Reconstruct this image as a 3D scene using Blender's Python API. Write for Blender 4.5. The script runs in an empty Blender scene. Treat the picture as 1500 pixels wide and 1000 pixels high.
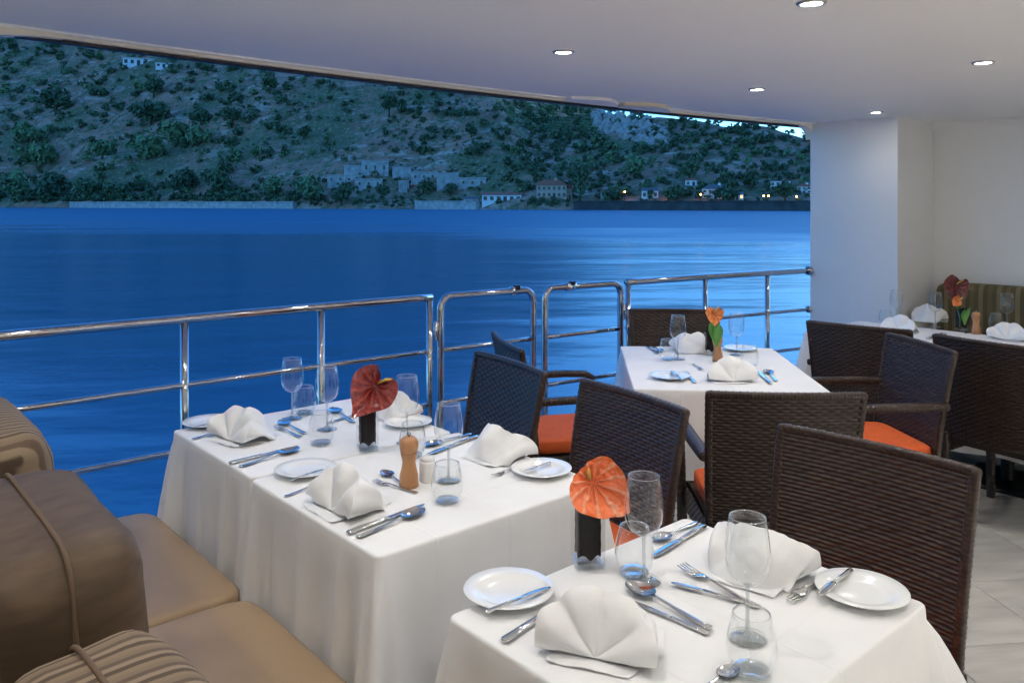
import bpy, math, random
import numpy as np
from mathutils import Vector, Matrix, noise as mnoise
R = math.radians
PI = math.pi
random.seed(7); rng = np.random.default_rng(7)
SC = bpy.context.scene
COL = SC.collection
# ------------------------------------------------------------------ camera
EYE = 1.55; FPX = 1195.0; HZ = 297.0
cam = bpy.data.cameras.new('camera'); camo = bpy.data.objects.new('camera', cam); COL.objects.link(camo)
camo.location = (0, 0, EYE); camo.rotation_euler = (R(90), 0, 0)
cam.sensor_width = 36; cam.lens = 36*FPX/1500; cam.shift_y = -(500-HZ)/1500
cam.clip_start = .05; cam.clip_end = 12000
SC.camera = camo
# ------------------------------------------------------------------ sky (dusk, white balanced for the lamps on deck)
W = bpy.data.worlds.new('World'); SC.world = W; W.use_nodes = True
nt = W.node_tree; nt.nodes.clear()
sky = nt.nodes.new('ShaderNodeTexSky'); sky.sky_type = 'NISHITA'; sky.sun_disc = False
sky.sun_elevation = R(9); sky.sun_rotation = R(45); sky.air_density = 1.0; sky.dust_density = .3; sky.ozone_density = 4
tint = nt.nodes.new('ShaderNodeMix'); tint.data_type = 'RGBA'; tint.blend_type = 'MULTIPLY'; tint.inputs[0].default_value = 1
tint.inputs[7].default_value = (.33, .61, .86, 1)
bg = nt.nodes.new('ShaderNodeBackground'); bg.inputs[1].default_value = .15
wo = nt.nodes.new('ShaderNodeOutputWorld')
nt.links.new(sky.outputs[0], tint.inputs[6]); nt.links.new(tint.outputs[2], bg.inputs[0]); nt.links.new(bg.outputs[0], wo.inputs[0])
LAMP_W = 5.0
vs = SC.view_settings; vs.view_transform = 'Standard'; vs.look = 'None'; vs.exposure = 2.0; vs.gamma = 1; vs.use_curve_mapping = False
SC.cycles.max_bounces = 10; SC.cycles.transparent_max_bounces = 24; SC.cycles.sample_clamp_indirect = 4
SC.cycles.caustics_reflective = False; SC.cycles.caustics_refractive = False
# ------------------------------------------------------------------ coordinates
PHI = R(41.15); CA, SA = math.cos(PHI), math.sin(PHI)     # the ship's long axis a; b points to the rail
def ab(a, b, z=0.0): return Vector((CA*a-SA*b, SA*a+CA*b, z))
def spot(px, py, z):                                       # point on a level surface of height z, from surveyed sightlines
    d = (EYE-z)*FPX/(py-HZ); return Vector(((px-750)/FPX*d, d, z))
def rail_b(a): return 3.57-.047*(a-.57)-.0231*(a-.57)*(a-3.55)
def ceil_z(a): return 2.216-.0157*(a-.57)
def rail_a(px):
    lo, hi = -2., 7.5
    for _ in range(50):
        m = (lo+hi)/2; p = ab(m, rail_b(m)); x = 750+FPX*p.x/p.y
        if x < px: lo = m
        else: hi = m
    return lo
# ------------------------------------------------------------------ materials
MATS = {}
def mat(name, col=(.5,.5,.5), rough=.5, metal=0., var=0., vscale=8., bump=0., bscale=60., spec=.5, stretch=(1,1,1), col2=None, **kw):
    if name in MATS: return MATS[name]
    m = bpy.data.materials.new(name); m.use_nodes = True; t = m.node_tree; n = t.nodes; L = t.links
    p = n['Principled BSDF']
    p.inputs['Base Color'].default_value = (*col, 1); p.inputs['Roughness'].default_value = rough
    p.inputs['Metallic'].default_value = metal; p.inputs['Specular IOR Level'].default_value = spec
    for k, v in kw.items(): p.inputs[k.replace('_', ' ')].default_value = v
    tc = n.new('ShaderNodeTexCoord'); mp = n.new('ShaderNodeMapping'); mp.inputs['Scale'].default_value = stretch
    L.new(tc.outputs['Object'], mp.inputs[0])
    if var:
        nz = n.new('ShaderNodeTexNoise'); nz.inputs['Scale'].default_value = vscale; nz.inputs['Detail'].default_value = 6
        L.new(mp.outputs[0], nz.inputs[0])
        mx = n.new('ShaderNodeMix'); mx.data_type = 'RGBA'
        c2 = col2 or tuple(c*(1-var) for c in col)
        mr = n.new('ShaderNodeMapRange'); mr.inputs[1].default_value = .35; mr.inputs[2].default_value = .65
        L.new(nz.outputs[0], mr.inputs[0]); L.new(mr.outputs[0], mx.inputs[0])
        mx.inputs[6].default_value = (*col, 1); mx.inputs[7].default_value = (*c2, 1)
        L.new(mx.outputs[2], p.inputs['Base Color'])
    if bump:
        nb = n.new('ShaderNodeTexNoise'); nb.inputs['Scale'].default_value = bscale; nb.inputs['Detail'].default_value = 5
        L.new(mp.outputs[0], nb.inputs[0])
        b = n.new('ShaderNodeBump'); b.inputs['Strength'].default_value = bump; b.inputs['Distance'].default_value = .01
        L.new(nb.outputs[0], b.inputs['Height']); L.new(b.outputs[0], p.inputs['Normal'])
    MATS[name] = m; return m
def emis(name, col, s):
    m = mat(name, (0, 0, 0), .4); p = m.node_tree.nodes['Principled BSDF']
    p.inputs['Emission Color'].default_value = (*col, 1); p.inputs['Emission Strength'].default_value = s; return m
def thin_glass():
    m = bpy.data.materials.new('thin_glass'); m.use_nodes = True; t = m.node_tree; n = t.nodes; n.clear()
    o = n.new('ShaderNodeOutputMaterial'); tr = n.new('ShaderNodeBsdfTransparent'); tr.inputs[0].default_value = (.945, .955, .955, 1)
    g = n.new('ShaderNodeBsdfGlossy'); g.inputs['Roughness'].default_value = .02; g.inputs[0].default_value = (1, 1, 1, 1)
    lw = n.new('ShaderNodeLayerWeight'); pw = n.new('ShaderNodeMath'); pw.operation = 'POWER'; pw.inputs[1].default_value = 2.6
    ma = n.new('ShaderNodeMath'); ma.operation = 'MULTIPLY_ADD'; ma.inputs[1].default_value = .9; ma.inputs[2].default_value = .055
    mx = n.new('ShaderNodeMixShader'); L = t.links
    lw.inputs[0].default_value = .5
    L.new(lw.outputs['Facing'], pw.inputs[0]); L.new(pw.outputs[0], ma.inputs[0]); L.new(ma.outputs[0], mx.inputs[0])
    L.new(tr.outputs[0], mx.inputs[1]); L.new(g.outputs[0], mx.inputs[2]); L.new(mx.outputs[0], o.inputs[0])
    MATS['glass'] = m; return m
def stripes(name, cols, scale, axis=0, rough=.8, wob=.0, bump=.15):
    m = mat(name, cols[0], rough, bump=bump, bscale=400); t = m.node_tree; n = t.nodes; L = t.links; p = n['Principled BSDF']
    tc = n.new('ShaderNodeTexCoord'); sx = n.new('ShaderNodeSeparateXYZ'); L.new(tc.outputs['Object'], sx.inputs[0])
    mu = n.new('ShaderNodeMath'); mu.operation = 'MULTIPLY'; mu.inputs[1].default_value = scale; L.new(sx.outputs[axis], mu.inputs[0])
    src = mu
    if wob:
        nz = n.new('ShaderNodeTexNoise'); nz.inputs['Scale'].default_value = 3; L.new(tc.outputs['Object'], nz.inputs[0])
        ad = n.new('ShaderNodeMath'); ad.operation = 'MULTIPLY_ADD'; ad.inputs[1].default_value = wob; L.new(nz.outputs[0], ad.inputs[0]); L.new(mu.outputs[0], ad.inputs[2]); src = ad
    fr = n.new('ShaderNodeMath'); fr.operation = 'FRACT'; L.new(src.outputs[0], fr.inputs[0])
    cr = n.new('ShaderNodeValToRGB'); cr.color_ramp.interpolation = 'LINEAR'
    e = cr.color_ramp.elements; k = len(cols); e[0].color = (*cols[0], 1); e[0].position = 0; e[1].color = (*cols[-1], 1); e[1].position = .999
    for i, c in enumerate(cols):
        lo = i/k+.02; hi = (i+1)/k-.02
        for q in (lo, hi):
            x = e.new(q); x.color = (*c, 1)
    L.new(fr.outputs[0], cr.inputs[0]); L.new(cr.outputs[0], p.inputs['Base Color']); return m
M_CEIL = mat('ceiling_paint', (.88, .88, .87), .55, var=.03, vscale=1.5)
M_WALL = mat('wall_paint', (.80, .80, .80), .5, var=.03, vscale=1.2)
M_TRIM = mat('cream_trim', (.85, .78, .64), .4)
M_DARK = mat('dark_seal', (.02, .02, .022), .5)
M_CHROME = mat('polished_steel', (.52, .52, .54), .07, 1., var=.12, vscale=30)
M_SILVER = mat('silver_cutlery', (.82, .81, .79), .1, 1., var=.1, vscale=60)
M_CLOTH = mat('white_linen', (.85, .85, .85), .85, var=.04, vscale=6, bump=.3, bscale=9, spec=.2)
def creases(m, offs):                                         # press folds of the ironed cloth: fine raised lines
    t = m.node_tree; n = t.nodes; L = t.links; b = next(x for x in n if x.type == 'BUMP'); nz = b.inputs['Height'].links[0].from_socket
    tc = n.new('ShaderNodeTexCoord'); sx = n.new('ShaderNodeSeparateXYZ'); L.new(tc.outputs['Object'], sx.inputs[0]); acc = None
    for ax, o in offs:
        d = n.new('ShaderNodeMath'); d.operation = 'SUBTRACT'; d.inputs[1].default_value = o; L.new(sx.outputs[ax], d.inputs[0])
        a = n.new('ShaderNodeMath'); a.operation = 'ABSOLUTE'; L.new(d.outputs[0], a.inputs[0])
        r = n.new('ShaderNodeMapRange'); r.inputs[1].default_value = 0; r.inputs[2].default_value = .006; r.inputs[3].default_value = .35; r.inputs[4].default_value = 0; L.new(a.outputs[0], r.inputs[0])
        s_ = n.new('ShaderNodeMath'); s_.operation = 'ADD'; L.new(r.outputs[0], s_.inputs[0]); L.new(acc.outputs[0] if acc else nz, s_.inputs[1]); acc = s_
    L.new(acc.outputs[0], b.inputs['Height'])
creases(M_CLOTH, [(0, .02), (0, -.21), (1, .04), (1, -.17)])
M_NAP = mat('white_napkin', (.85, .85, .85), .85, bump=.2, bscale=26, spec=.2)
M_PORC = mat('porcelain', (.82, .83, .83), .12, spec=.6)
M_WICK = mat('brown_wicker', (.042, .022, .014), .32, var=.5, vscale=45, spec=.45)
M_WICK2 = mat('wicker_leg', (.035, .023, .018), .4, var=.3, vscale=20)
M_ORANGE = mat('orange_fabric', (.78, .13, .025), .8, var=.12, vscale=40, bump=.2, bscale=500)
M_BEIGE = mat('tan_leatherette', (.40, .275, .165), .42, var=.12, vscale=4, bump=.08, bscale=300, spec=.35)
M_PIPE = mat('brown_piping', (.14, .09, .055), .75)
M_STRIPE = stripes('striped_cushion', [(.23,.165,.10),(.085,.055,.033),(.27,.2,.13),(.12,.08,.05),(.2,.14,.09)], 17, 1)
M_OLIVE = stripes('olive_striped', [(.14,.11,.045),(.09,.07,.03),(.2,.16,.08),(.1,.08,.035)], 9, 1)
M_LEAF = mat('leaf_pattern_fabric', (.115, .074, .045), .6, var=.3, vscale=22, bump=.3, bscale=5, stretch=(.6, 1.1, 2.2), spec=.4)
M_WOOD = mat('beech_wood', (.55, .27, .12), .38, var=.25, vscale=14, stretch=(1, 1, .15))
M_VGLASS = None
M_LINER = mat('dark_leaf_lining', (.010, .004, .006), .5, spec=.15, var=.4, vscale=40, stretch=(1, 1, .2), bump=.4, bscale=60)
M_TILE = mat('marble_tile', (.60, .59, .56), .16, var=1, vscale=3.2, col2=(.48, .465, .44), stretch=(1, 4, 1))
M_GROUT = mat('grout', (.42, .41, .39), .7, var=.2)
M_HULL = mat('white_hull', (.7, .72, .74), .35)
M_BLACK = mat('black_metal', (.03, .03, .032), .45, .5)
M_STEM = mat('green_stem', (.1, .25, .04), .45)
M_GREEN = mat('green_leaf', (.09, .3, .05), .4, var=.3, vscale=30)
M_SPADIX = mat('yellow_spadix', (.75, .5, .1), .6, bump=.6, bscale=350)
M_SALT = mat('white_ceramic', (.8, .8, .78), .25)
M_GLASS = thin_glass()
M_SOLIDGLASS = M_GLASS
M_LENS = emis('lamp_lens', (1, .95, .88), 16)
M_TABLE = mat('dark_table_wood', (.08, .05, .035), .4, var=.3, vscale=10)
# ------------------------------------------------------------------ object helpers
def mesh(name, v, f, smooth=True, sharp=None):
    me = bpy.data.meshes.new(name); me.from_pydata([tuple(p) for p in v], [], [tuple(q) for q in f]); me.update()
    if smooth: me.shade_smooth()
    if sharp: me.set_sharp_from_angle(angle=R(sharp))
    return me
def obj(name, me, m, parent=None, loc=(0,0,0), rot=(0,0,0), scale=1.0, label=None, cat=None, group=None, kind=None):
    if m is not None and len(me.materials) == 0: me.materials.append(m)
    o = bpy.data.objects.new(name, me); COL.objects.link(o); o.parent = parent
    o.location = loc; o.rotation_euler = rot
    o.scale = (scale,)*3 if isinstance(scale, (int, float)) else scale
    return tag(o, label, cat, group, kind)
def tag(o, label=None, cat=None, group=None, kind=None):
    if label: o['label'] = label
    if cat: o['category'] = cat
    if group: o['group'] = group
    if kind: o['kind'] = kind
    return o
def thing(name, label, cat, loc=(0,0,0), rz=0., group=None, scale=1.0):
    o = bpy.data.objects.new(name, None); COL.objects.link(o); o.location = loc; o.rotation_euler = (0, 0, rz); o.scale = (scale,)*3
    o.empty_display_size = .05
    return tag(o, label, cat, group)
class MB:
    def __init__(s): s.v = []; s.f = []
    def add(s, v, f):
        k = len(s.v); s.v += [tuple(p) for p in v]; s.f += [tuple(i+k for i in q) for q in f]; return s
    def box(s, lo, hi, bev=0.):
        if bev: return s.rbox(lo, hi, bev)
        x0,y0,z0 = lo; x1,y1,z1 = hi
        return s.add([(x0,y0,z0),(x1,y0,z0),(x1,y1,z0),(x0,y1,z0),(x0,y0,z1),(x1,y0,z1),(x1,y1,z1),(x0,y1,z1)],
                     [(0,3,2,1),(4,5,6,7),(0,1,5,4),(1,2,6,5),(2,3,7,6),(3,0,4,7)])
    def rbox(s, lo, hi, b):                                 # box with chamfered vertical and horizontal edges
        x0,y0,z0 = lo; x1,y1,z1 = hi; rings = []
        for z, i in ((z0, b), (z0+b, 0), (z1-b, 0), (z1, b)):
            c = [(x0+i+b,y0+i),(x1-i-b,y0+i),(x1-i,y0+i+b),(x1-i,y1-i-b),(x1-i-b,y1-i),(x0+i+b,y1-i),(x0+i,y1-i-b),(x0+i,y0+i+b)]
            rings.append([(x,y,z) for x,y in c])
        v = [p for r in rings for p in r]; f = [tuple(range(7,-1,-1)), tuple(range(24,32))]
        for k in range(3):
            for j in range(8):
                q = (j+1)%8; f.append((k*8+j,k*8+q,k*8+8+q,k*8+8+j))
        return s.add(v, f)
    def tube(s, pts, r, seg=10, cap=True, sq=None):
        pts = [Vector(p) for p in pts]; n = len(pts); rr = r if isinstance(r, (list, tuple)) else [r]*n
        v = []; f = []; up = None
        for i, p in enumerate(pts):
            d = (pts[min(i+1,n-1)]-pts[max(i-1,0)]).normalized()
            if up is None:
                up = Vector((0,0,1)) if abs(d.z) < .9 else Vector((1,0,0))
            x = d.cross(up)
            if x.length < 1e-5: x = d.orthogonal()
            x.normalize(); up = x.cross(d).normalized()
            for k in range(seg):
                t = 2*PI*k/seg; c, q = math.cos(t), math.sin(t)
                v.append(p+x*(c*rr[i])+up*(q*rr[i]*(sq or 1)))
        for i in range(n-1):
            for k in range(seg):
                q = (k+1)%seg; f.append((i*seg+k, i*seg+q, (i+1)*seg+q, (i+1)*seg+k))
        if cap: f += [tuple(range(seg-1,-1,-1)), tuple(range((n-1)*seg, n*seg))]
        return s.add(v, f)
    def lathe(s, prof, seg=28, c=(0,0,0)):
        v = []; f = []; n = len(prof)
        for r, z in prof:
            for k in range(seg):
                t = 2*PI*k/seg; v.append((c[0]+r*math.cos(t), c[1]+r*math.sin(t), c[2]+z))
        for i in range(n-1):
            for k in range(seg):
                q = (k+1)%seg; f.append((i*seg+k, i*seg+q, (i+1)*seg+q, (i+1)*seg+k))
        return s.add(v, f)
    def grid(s, fn, nu, nv, wrapu=False):
        v = [fn(i/nu, j/nv) for j in range(nv+1) for i in range(nu if wrapu else nu+1)]
        w = nu if wrapu else nu+1; f = []
        for j in range(nv):
            for i in range(nu):
                q = (i+1)%w; f.append((j*w+i, j*w+q, (j+1)*w+q, (j+1)*w+i))
        return s.add(v, f)
    def loft(s, secs, seg=8):                               # sections (x, halfwidth, halfthick, z) along x
        v = []; f = []; n = len(secs)
        for x, w, h, z in secs:
            for k in range(seg):
                t = 2*PI*k/seg; v.append((x, w*math.cos(t), z+h*math.sin(t)))
        for i in range(n-1):
            for k in range(seg):
                q = (k+1)%seg; f.append((i*seg+q, i*seg+k, (i+1)*seg+k, (i+1)*seg+q))
        f += [tuple(range(seg)), tuple(range(n*seg-1, (n-1)*seg-1, -1))]
        return s.add(v, f)
    def mesh(s, name, smooth=True, sharp=None): return mesh(name, s.v, s.f, smooth, sharp)
def vnoise(x, y, z=0.): return mnoise.noise(Vector((x, y, z)))
# ================================================================== river and far shore
WL = EYE-2.6                                               # water level
def shore_st(X, Y): return .896*X-.444*(Y-305.7), (Y-305.7+.4957*X)*.896
def from_st(s, t): return .896*s+.444*t, 305.7-.444*s+.896*t
def ground(s, t):
    if t < 0: return WL+max(t*.5, -6)
    sl = .55+.09*min(1, max(0, -s/450))
    f = -.776*(s-22)-.63*t
    h1 = sl*t+min(0., 1.3*f)
    zm = 45-.15*(s-25); h2 = .33*t
    h2 = min(h2, zm) if t < 500 else zm
    k = 6.0; m = max(h1, h2); h = m+k*math.log(math.exp((h1-m)/k)+math.exp((h2-m)/k))-k*.69
    if h1 > h2+20: h = h1
    b = min(1, t/25)
    b *= 1 if h1 > h2 else .55
    h += b*(13*vnoise(s/85, t/120)-9*abs(vnoise(s/48, t/210, 5))+4*vnoise(s/40, t/34, 2)+2.5*vnoise(s/22, t/18, 3)+.9*vnoise(s/7, t/6, 7))
    h += b*1.0*math.sin(h*.75)*.6                            # old terraces
    return WL+1.2*min(1, t/2.5)+max(h, 0)
def hit(px, py):
    dx = (px-750)/FPX; dz = (HZ-py)/FPX; Y = 180.
    while Y < 2600:
        s, t = shore_st(dx*Y, Y)
        if t > -1 and ground(s, t) >= EYE+dz*Y: break
        Y *= 1.004
    return Vector((dx*Y, Y, ground(*shore_st(dx*Y, Y))))
def gz(X, Y): return ground(*shore_st(X, Y))
ss = np.concatenate([np.arange(-1500, -600, 14), np.arange(-600, 260, 5), np.arange(260, 700, 14)])
ts = np.concatenate([[-12, -4, 0, 2.5], np.arange(6, 260, 5), np.arange(260, 1000, 15)])
v = []
for t in ts:
    for s in ss:
        x, y = from_st(float(s), float(t)); v.append((x, y, ground(float(s), float(t))))
ns = len(ss); f = [(j*ns+i, j*ns+i+1, (j+1)*ns+i+1, (j+1)*ns+i) for j in range(len(ts)-1) for i in range(ns-1)]
M_HILL = bpy.data.materials.new('dry_hillside'); M_HILL.use_nodes = True
def hill_mat(m):
    t = m.node_tree; n = t.nodes; L = t.links; p = n['Principled BSDF']; p.inputs['Roughness'].default_value = .95; p.inputs['Specular IOR Level'].default_value = .1
    tc = n.new('ShaderNodeTexCoord')
    def nz(scale, det, st=(1,1,1)):
        mp = n.new('ShaderNodeMapping'); mp.inputs['Scale'].default_value = st; L.new(tc.outputs['Object'], mp.inputs[0])
        q = n.new('ShaderNodeTexNoise'); q.inputs['Scale'].default_value = scale; q.inputs['Detail'].default_value = det; q.inputs['Roughness'].default_value = .65
        L.new(mp.outputs[0], q.inputs[0]); return q
    def ramp(src, lo, hi):
        r = n.new('ShaderNodeMapRange'); r.inputs[1].default_value = lo; r.inputs[2].default_value = hi; L.new(src.outputs[0], r.inputs[0]); return r
    def mix(fac, a, b):
        x = n.new('ShaderNodeMix'); x.data_type = 'RGBA'; L.new(fac.outputs[0], x.inputs[0])
        for i, c in ((6, a), (7, b)):
            if isinstance(c, tuple): x.inputs[i].default_value = (*c, 1)
            else: L.new(c.outputs[2], x.inputs[i])
        return x
    a = mix(ramp(nz(.06, 9), .38, .62), (.46, .25, .17), (.26, .165, .115))
    b = mix(ramp(nz(.05, 9, (1, 1, 5)), .53, .62), a, (.50, .40, .32))
    b2 = mix(ramp(nz(.014, 7), .50, .58), b, (.16, .17, .09))
    c0 = mix(ramp(nz(.2, 9), .49, .58), b2, (.12, .15, .075))
    c = mix(ramp(nz(.55, 6), .54, .66), c0, (.42, .32, .26))
    L.new(c.outputs[2], p.inputs['Base Color'])
hill_mat(M_HILL)
obj('hillside', mesh('hillside', v, f), M_HILL, kind='structure')
# water: one sheet, wind-ruffled lanes rougher than the calm ones
M_WATER = bpy.data.materials.new('river_water'); M_WATER.use_nodes = True
def water_mat(m):
    t = m.node_tree; n = t.nodes; L = t.links; p = n['Principled BSDF']
    p.inputs['Base Color'].default_value = (.0, .15, .275, 1); p.inputs['IOR'].default_value = 1.333; p.inputs['Specular IOR Level'].default_value = .5
    tc = n.new('ShaderNodeTexCoord')
    def nz(scale, st, det=4, rot=0):
        mp = n.new('ShaderNodeMapping'); mp.inputs['Scale'].default_value = st; mp.inputs['Rotation'].default_value = (0, 0, rot); L.new(tc.outputs['Object'], mp.inputs[0])
        q = n.new('ShaderNodeTexNoise'); q.inputs['Scale'].default_value = scale; q.inputs['Detail'].default_value = det; L.new(mp.outputs[0], q.inputs[0]); return q
    lane = nz(.03, (1, 3.0, 1), 5, R(14))
    sx = n.new('ShaderNodeSeparateXYZ'); L.new(tc.outputs['Object'], sx.inputs[0])
    far = n.new('ShaderNodeMath'); far.operation = 'MULTIPLY_ADD'; far.inputs[1].default_value = .4957; L.new(sx.outputs[0], far.inputs[0]); L.new(sx.outputs[1], far.inputs[2])
    fl = n.new('ShaderNodeMath'); fl.operation = 'MULTIPLY_ADD'; fl.inputs[1].default_value = 130.; L.new(lane.outputs[0], fl.inputs[0]); L.new(far.outputs[0], fl.inputs[2])
    r = n.new('ShaderNodeMapRange'); r.interpolation_type = 'SMOOTHSTEP'; r.inputs[1].default_value = 105; r.inputs[2].default_value = 165; r.inputs[3].default_value = .2; r.inputs[4].default_value = .5
    L.new(fl.outputs[0], r.inputs[0]); L.new(r.outputs[0], p.inputs['Roughness'])
    w1 = nz(.5, (1, 1.7, 1), 4, R(8)); w2 = nz(.07, (1, 3, 1), 3, R(14))
    ad = n.new('ShaderNodeMath'); ad.operation = 'MULTIPLY_ADD'; ad.inputs[1].default_value = 5.0
    L.new(w2.outputs[0], ad.inputs[0]); L.new(w1.outputs[0], ad.inputs[2])
    b = n.new('ShaderNodeBump'); b.inputs['Strength'].default_value = .3; b.inputs['Distance'].default_value = .11
    L.new(ad.outputs[0], b.inputs['Height']); L.new(b.outputs[0], p.inputs['Normal'])
water_mat(M_WATER)
obj('river_water', mesh('river_water', [(-3000,-3000,0),(3000,-3000,0),(3000,3000,0),(-3000,3000,0)], [(0,1,2,3)]), M_WATER, loc=(0,0,WL), kind='structure')
# ---- foliage
def leaf_cloud(n, rx, ry, rz, leaf, clumps=9, seed=0, cz=None, up=0.):
    g = np.random.default_rng(seed); cz = rz if cz is None else cz
    cc = g.normal(size=(clumps, 3)); cc /= np.linalg.norm(cc, axis=1)[:, None]; cc *= g.uniform(.25, .72, (clumps, 1))
    k = g.integers(0, clumps, n); d = g.normal(size=(n, 3)); d /= np.linalg.norm(d, axis=1)[:, None]
    p = cc[k]+d*(g.uniform(.75, 1., (n, 1))*g.uniform(.28, .46, (clumps, 1))[k])
    p = p*np.array([rx, ry, rz])+np.array([0, 0, cz])
    a = g.normal(size=(n, 3))+np.array([0, 0, up]); a /= np.linalg.norm(a, axis=1)[:, None]
    b = np.cross(a, g.normal(size=(n, 3))); b /= np.linalg.norm(b, axis=1)[:, None]
    L = leaf*g.uniform(.6, 1.3, (n, 1))
    q = np.stack([p-a*L-b*L*.15, p+b*L*.55, p+a*L+b*L*.15, p-b*L*.55], 1)
    return q.reshape(-1, 3)
def quads_mesh(name, q):
    me = bpy.data.meshes.new(name); n = len(q)//4
    me.vertices.add(len(q)); me.vertices.foreach_set('co', q.astype(np.float32).ravel())
    me.loops.add(n*4); me.loops.foreach_set('vertex_index', np.arange(n*4, dtype=np.int32))
    me.polygons.add(n); me.polygons.foreach_set('loop_start', np.arange(0, n*4, 4, dtype=np.int32))
    me.update(calc_edges=True); me.validate(); return me
M_FOL = [mat('olive_foliage', (.13,.21,.10), .7, var=.5, vscale=.5), mat('dark_foliage', (.095,.165,.08), .7, var=.5, vscale=.5),
         mat('light_foliage', (.2,.32,.15), .7, var=.4, vscale=.5)]
M_BARK = mat('bark', (.09, .065, .045), .9)
TREES = []
for k in range(6):
    rx, rz = [(1, 1.05), (1, .75), (1, 1.5), (1, .9), (1, .6), (1, 1.2)][k]
    cr = quads_mesh('crown', leaf_cloud(420, rx, rx, rz, .17, 10+k, 40+k, cz=rz*1.15, up=.6 if k in (1, 4) else 0))
    tb = MB().tube([(0,0,-.3),(.03,0,rz*.6),(-.02,.04,rz*1.3)], [.09,.07,.03], 6)
    for q in range(3):
        an = q*2.1+k; tb.tube([(0,0,rz*.6),(.35*math.cos(an),.35*math.sin(an),rz*1.2)], [.05,.015], 5)
    TREES.append((cr, tb.mesh('trunk')))
CROWNS = {}
def tree(name, label, px, py, size, kind, fol, group):
    p = hit(px, py); s = size*p.y/FPX/2
    t = thing(name, label, 'tree' if name.endswith('tree') else 'bush', p-Vector((0,0,.1*s)), random.uniform(0, 6.28), group, s)
    key = (kind, fol)
    if key not in CROWNS:
        c = TREES[kind][0].copy(); c.materials.append(M_FOL[fol]); CROWNS[key] = c
    obj('crown', CROWNS[key], None, t); obj('trunk', TREES[kind][1], M_BARK, t)
    return t
HILLS = [  # px, py of the base, width in px, shape, foliage, label
 (850,297,48,2,0,'bushy_tree','tallest round tree on the far bank, just right of the pink house'),
 (22,298,60,3,2,'waterside_bush','leftmost pale green bush at the water on the far bank'),
 (72,298,56,3,1,'waterside_bush','dark dense bush at the left end of the pale river wall'),
 (128,291,48,4,0,'waterside_bush','low bush behind the left end of the river wall'),
 (170,290,40,4,0,'waterside_bush','low bush third from left behind the river wall'),
 (265,289,52,3,1,'waterside_bush','dark round bush behind the middle of the river wall'),
 (320,289,54,3,0,'waterside_bush','broad bush behind the right half of the river wall'),
 (398,290,40,3,2,'waterside_bush','pale small bush near the right end of the river wall'),
 (455,303,54,3,2,'waterside_bush','pale bush at the water right of the river wall'),
 (500,303,40,3,1,'waterside_bush','dark bush at the water below the stone terraces'),
 (560,292,26,0,1,'hillside_tree','small dark tree in front of the stone terraces'),
 (625,287,28,0,1,'hillside_tree','dark tree between the red hut and the stone terraces'),
 (660,288,24,3,1,'hillside_tree','small dark tree right of the red hut'),
 (40,212,52,1,2,'hillside_tree','pale tree on the left hillside, low near the frame edge'),
 (55,250,60,1,2,'hillside_tree','pale reedy thicket at the lower left of the hillside'),
 (150,232,44,1,2,'hillside_tree','pale tree on the left hillside, beside a dark one'),
 (82,170,48,0,1,'hillside_tree','dark tree high on the left hillside'),
 (225,145,36,0,1,'hillside_tree','dark round tree below the white hilltop villa'),
 (222,184,60,4,1,'hillside_tree','wide dark scrub tree in the middle of the left hillside'),
 (295,184,40,4,1,'hillside_tree','dark scrub tree beside the wide one on the left hillside'),
 (255,215,56,1,2,'hillside_tree','pale cane thicket, upper of two on the left hillside'),
 (215,235,60,1,2,'hillside_tree','pale cane thicket, lower of two on the left hillside'),
 (290,215,46,1,2,'hillside_tree','pale cane thicket right of the two on the left hillside'),
 (395,138,36,0,0,'hillside_tree','tree high on the slope under the ceiling edge'),
 (340,178,34,4,1,'hillside_tree','low dark tree on the bare slope above the cane thickets'),
 (330,260,26,0,1,'hillside_tree','small dark tree on bare ground above the river wall'),
 (445,205,26,3,1,'hillside_tree','lone dark bush on the bare middle slope'),
 (570,170,34,0,1,'hillside_tree','dark tree at the top of the bare middle slope'),
 (690,205,26,0,1,'hillside_tree','round dark tree on the right shoulder of the bare slope'),
 (700,232,26,3,1,'hillside_tree','round dark bush lower on the right shoulder of the bare slope'),
 (930,262,44,3,2,'hillside_tree','pale broad tree above the riverside road'),
 (1010,265,40,3,0,'hillside_tree','tree above the grey-roofed riverside house'),
 (1100,278,34,0,1,'hillside_tree','dark tree right of the grey-roofed riverside house'),
 (1150,296,34,3,1,'waterside_bush','dark bush at the water near the right end of the far bank'),
 (900,298,36,4,1,'waterside_bush','dark low bush on the bank below the riverside road'),
 (990,298,40,4,1,'waterside_bush','dark low bush on the bank right of the small white house'),
 (1060,299,44,4,1,'waterside_bush','dark low bush on the bank below the grey-roofed house')]
for px, py, w, k, fo, nm, lb in HILLS: tree(nm, lb, px, py, w, k, fo, 'trees and bushes of the far bank')
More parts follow.
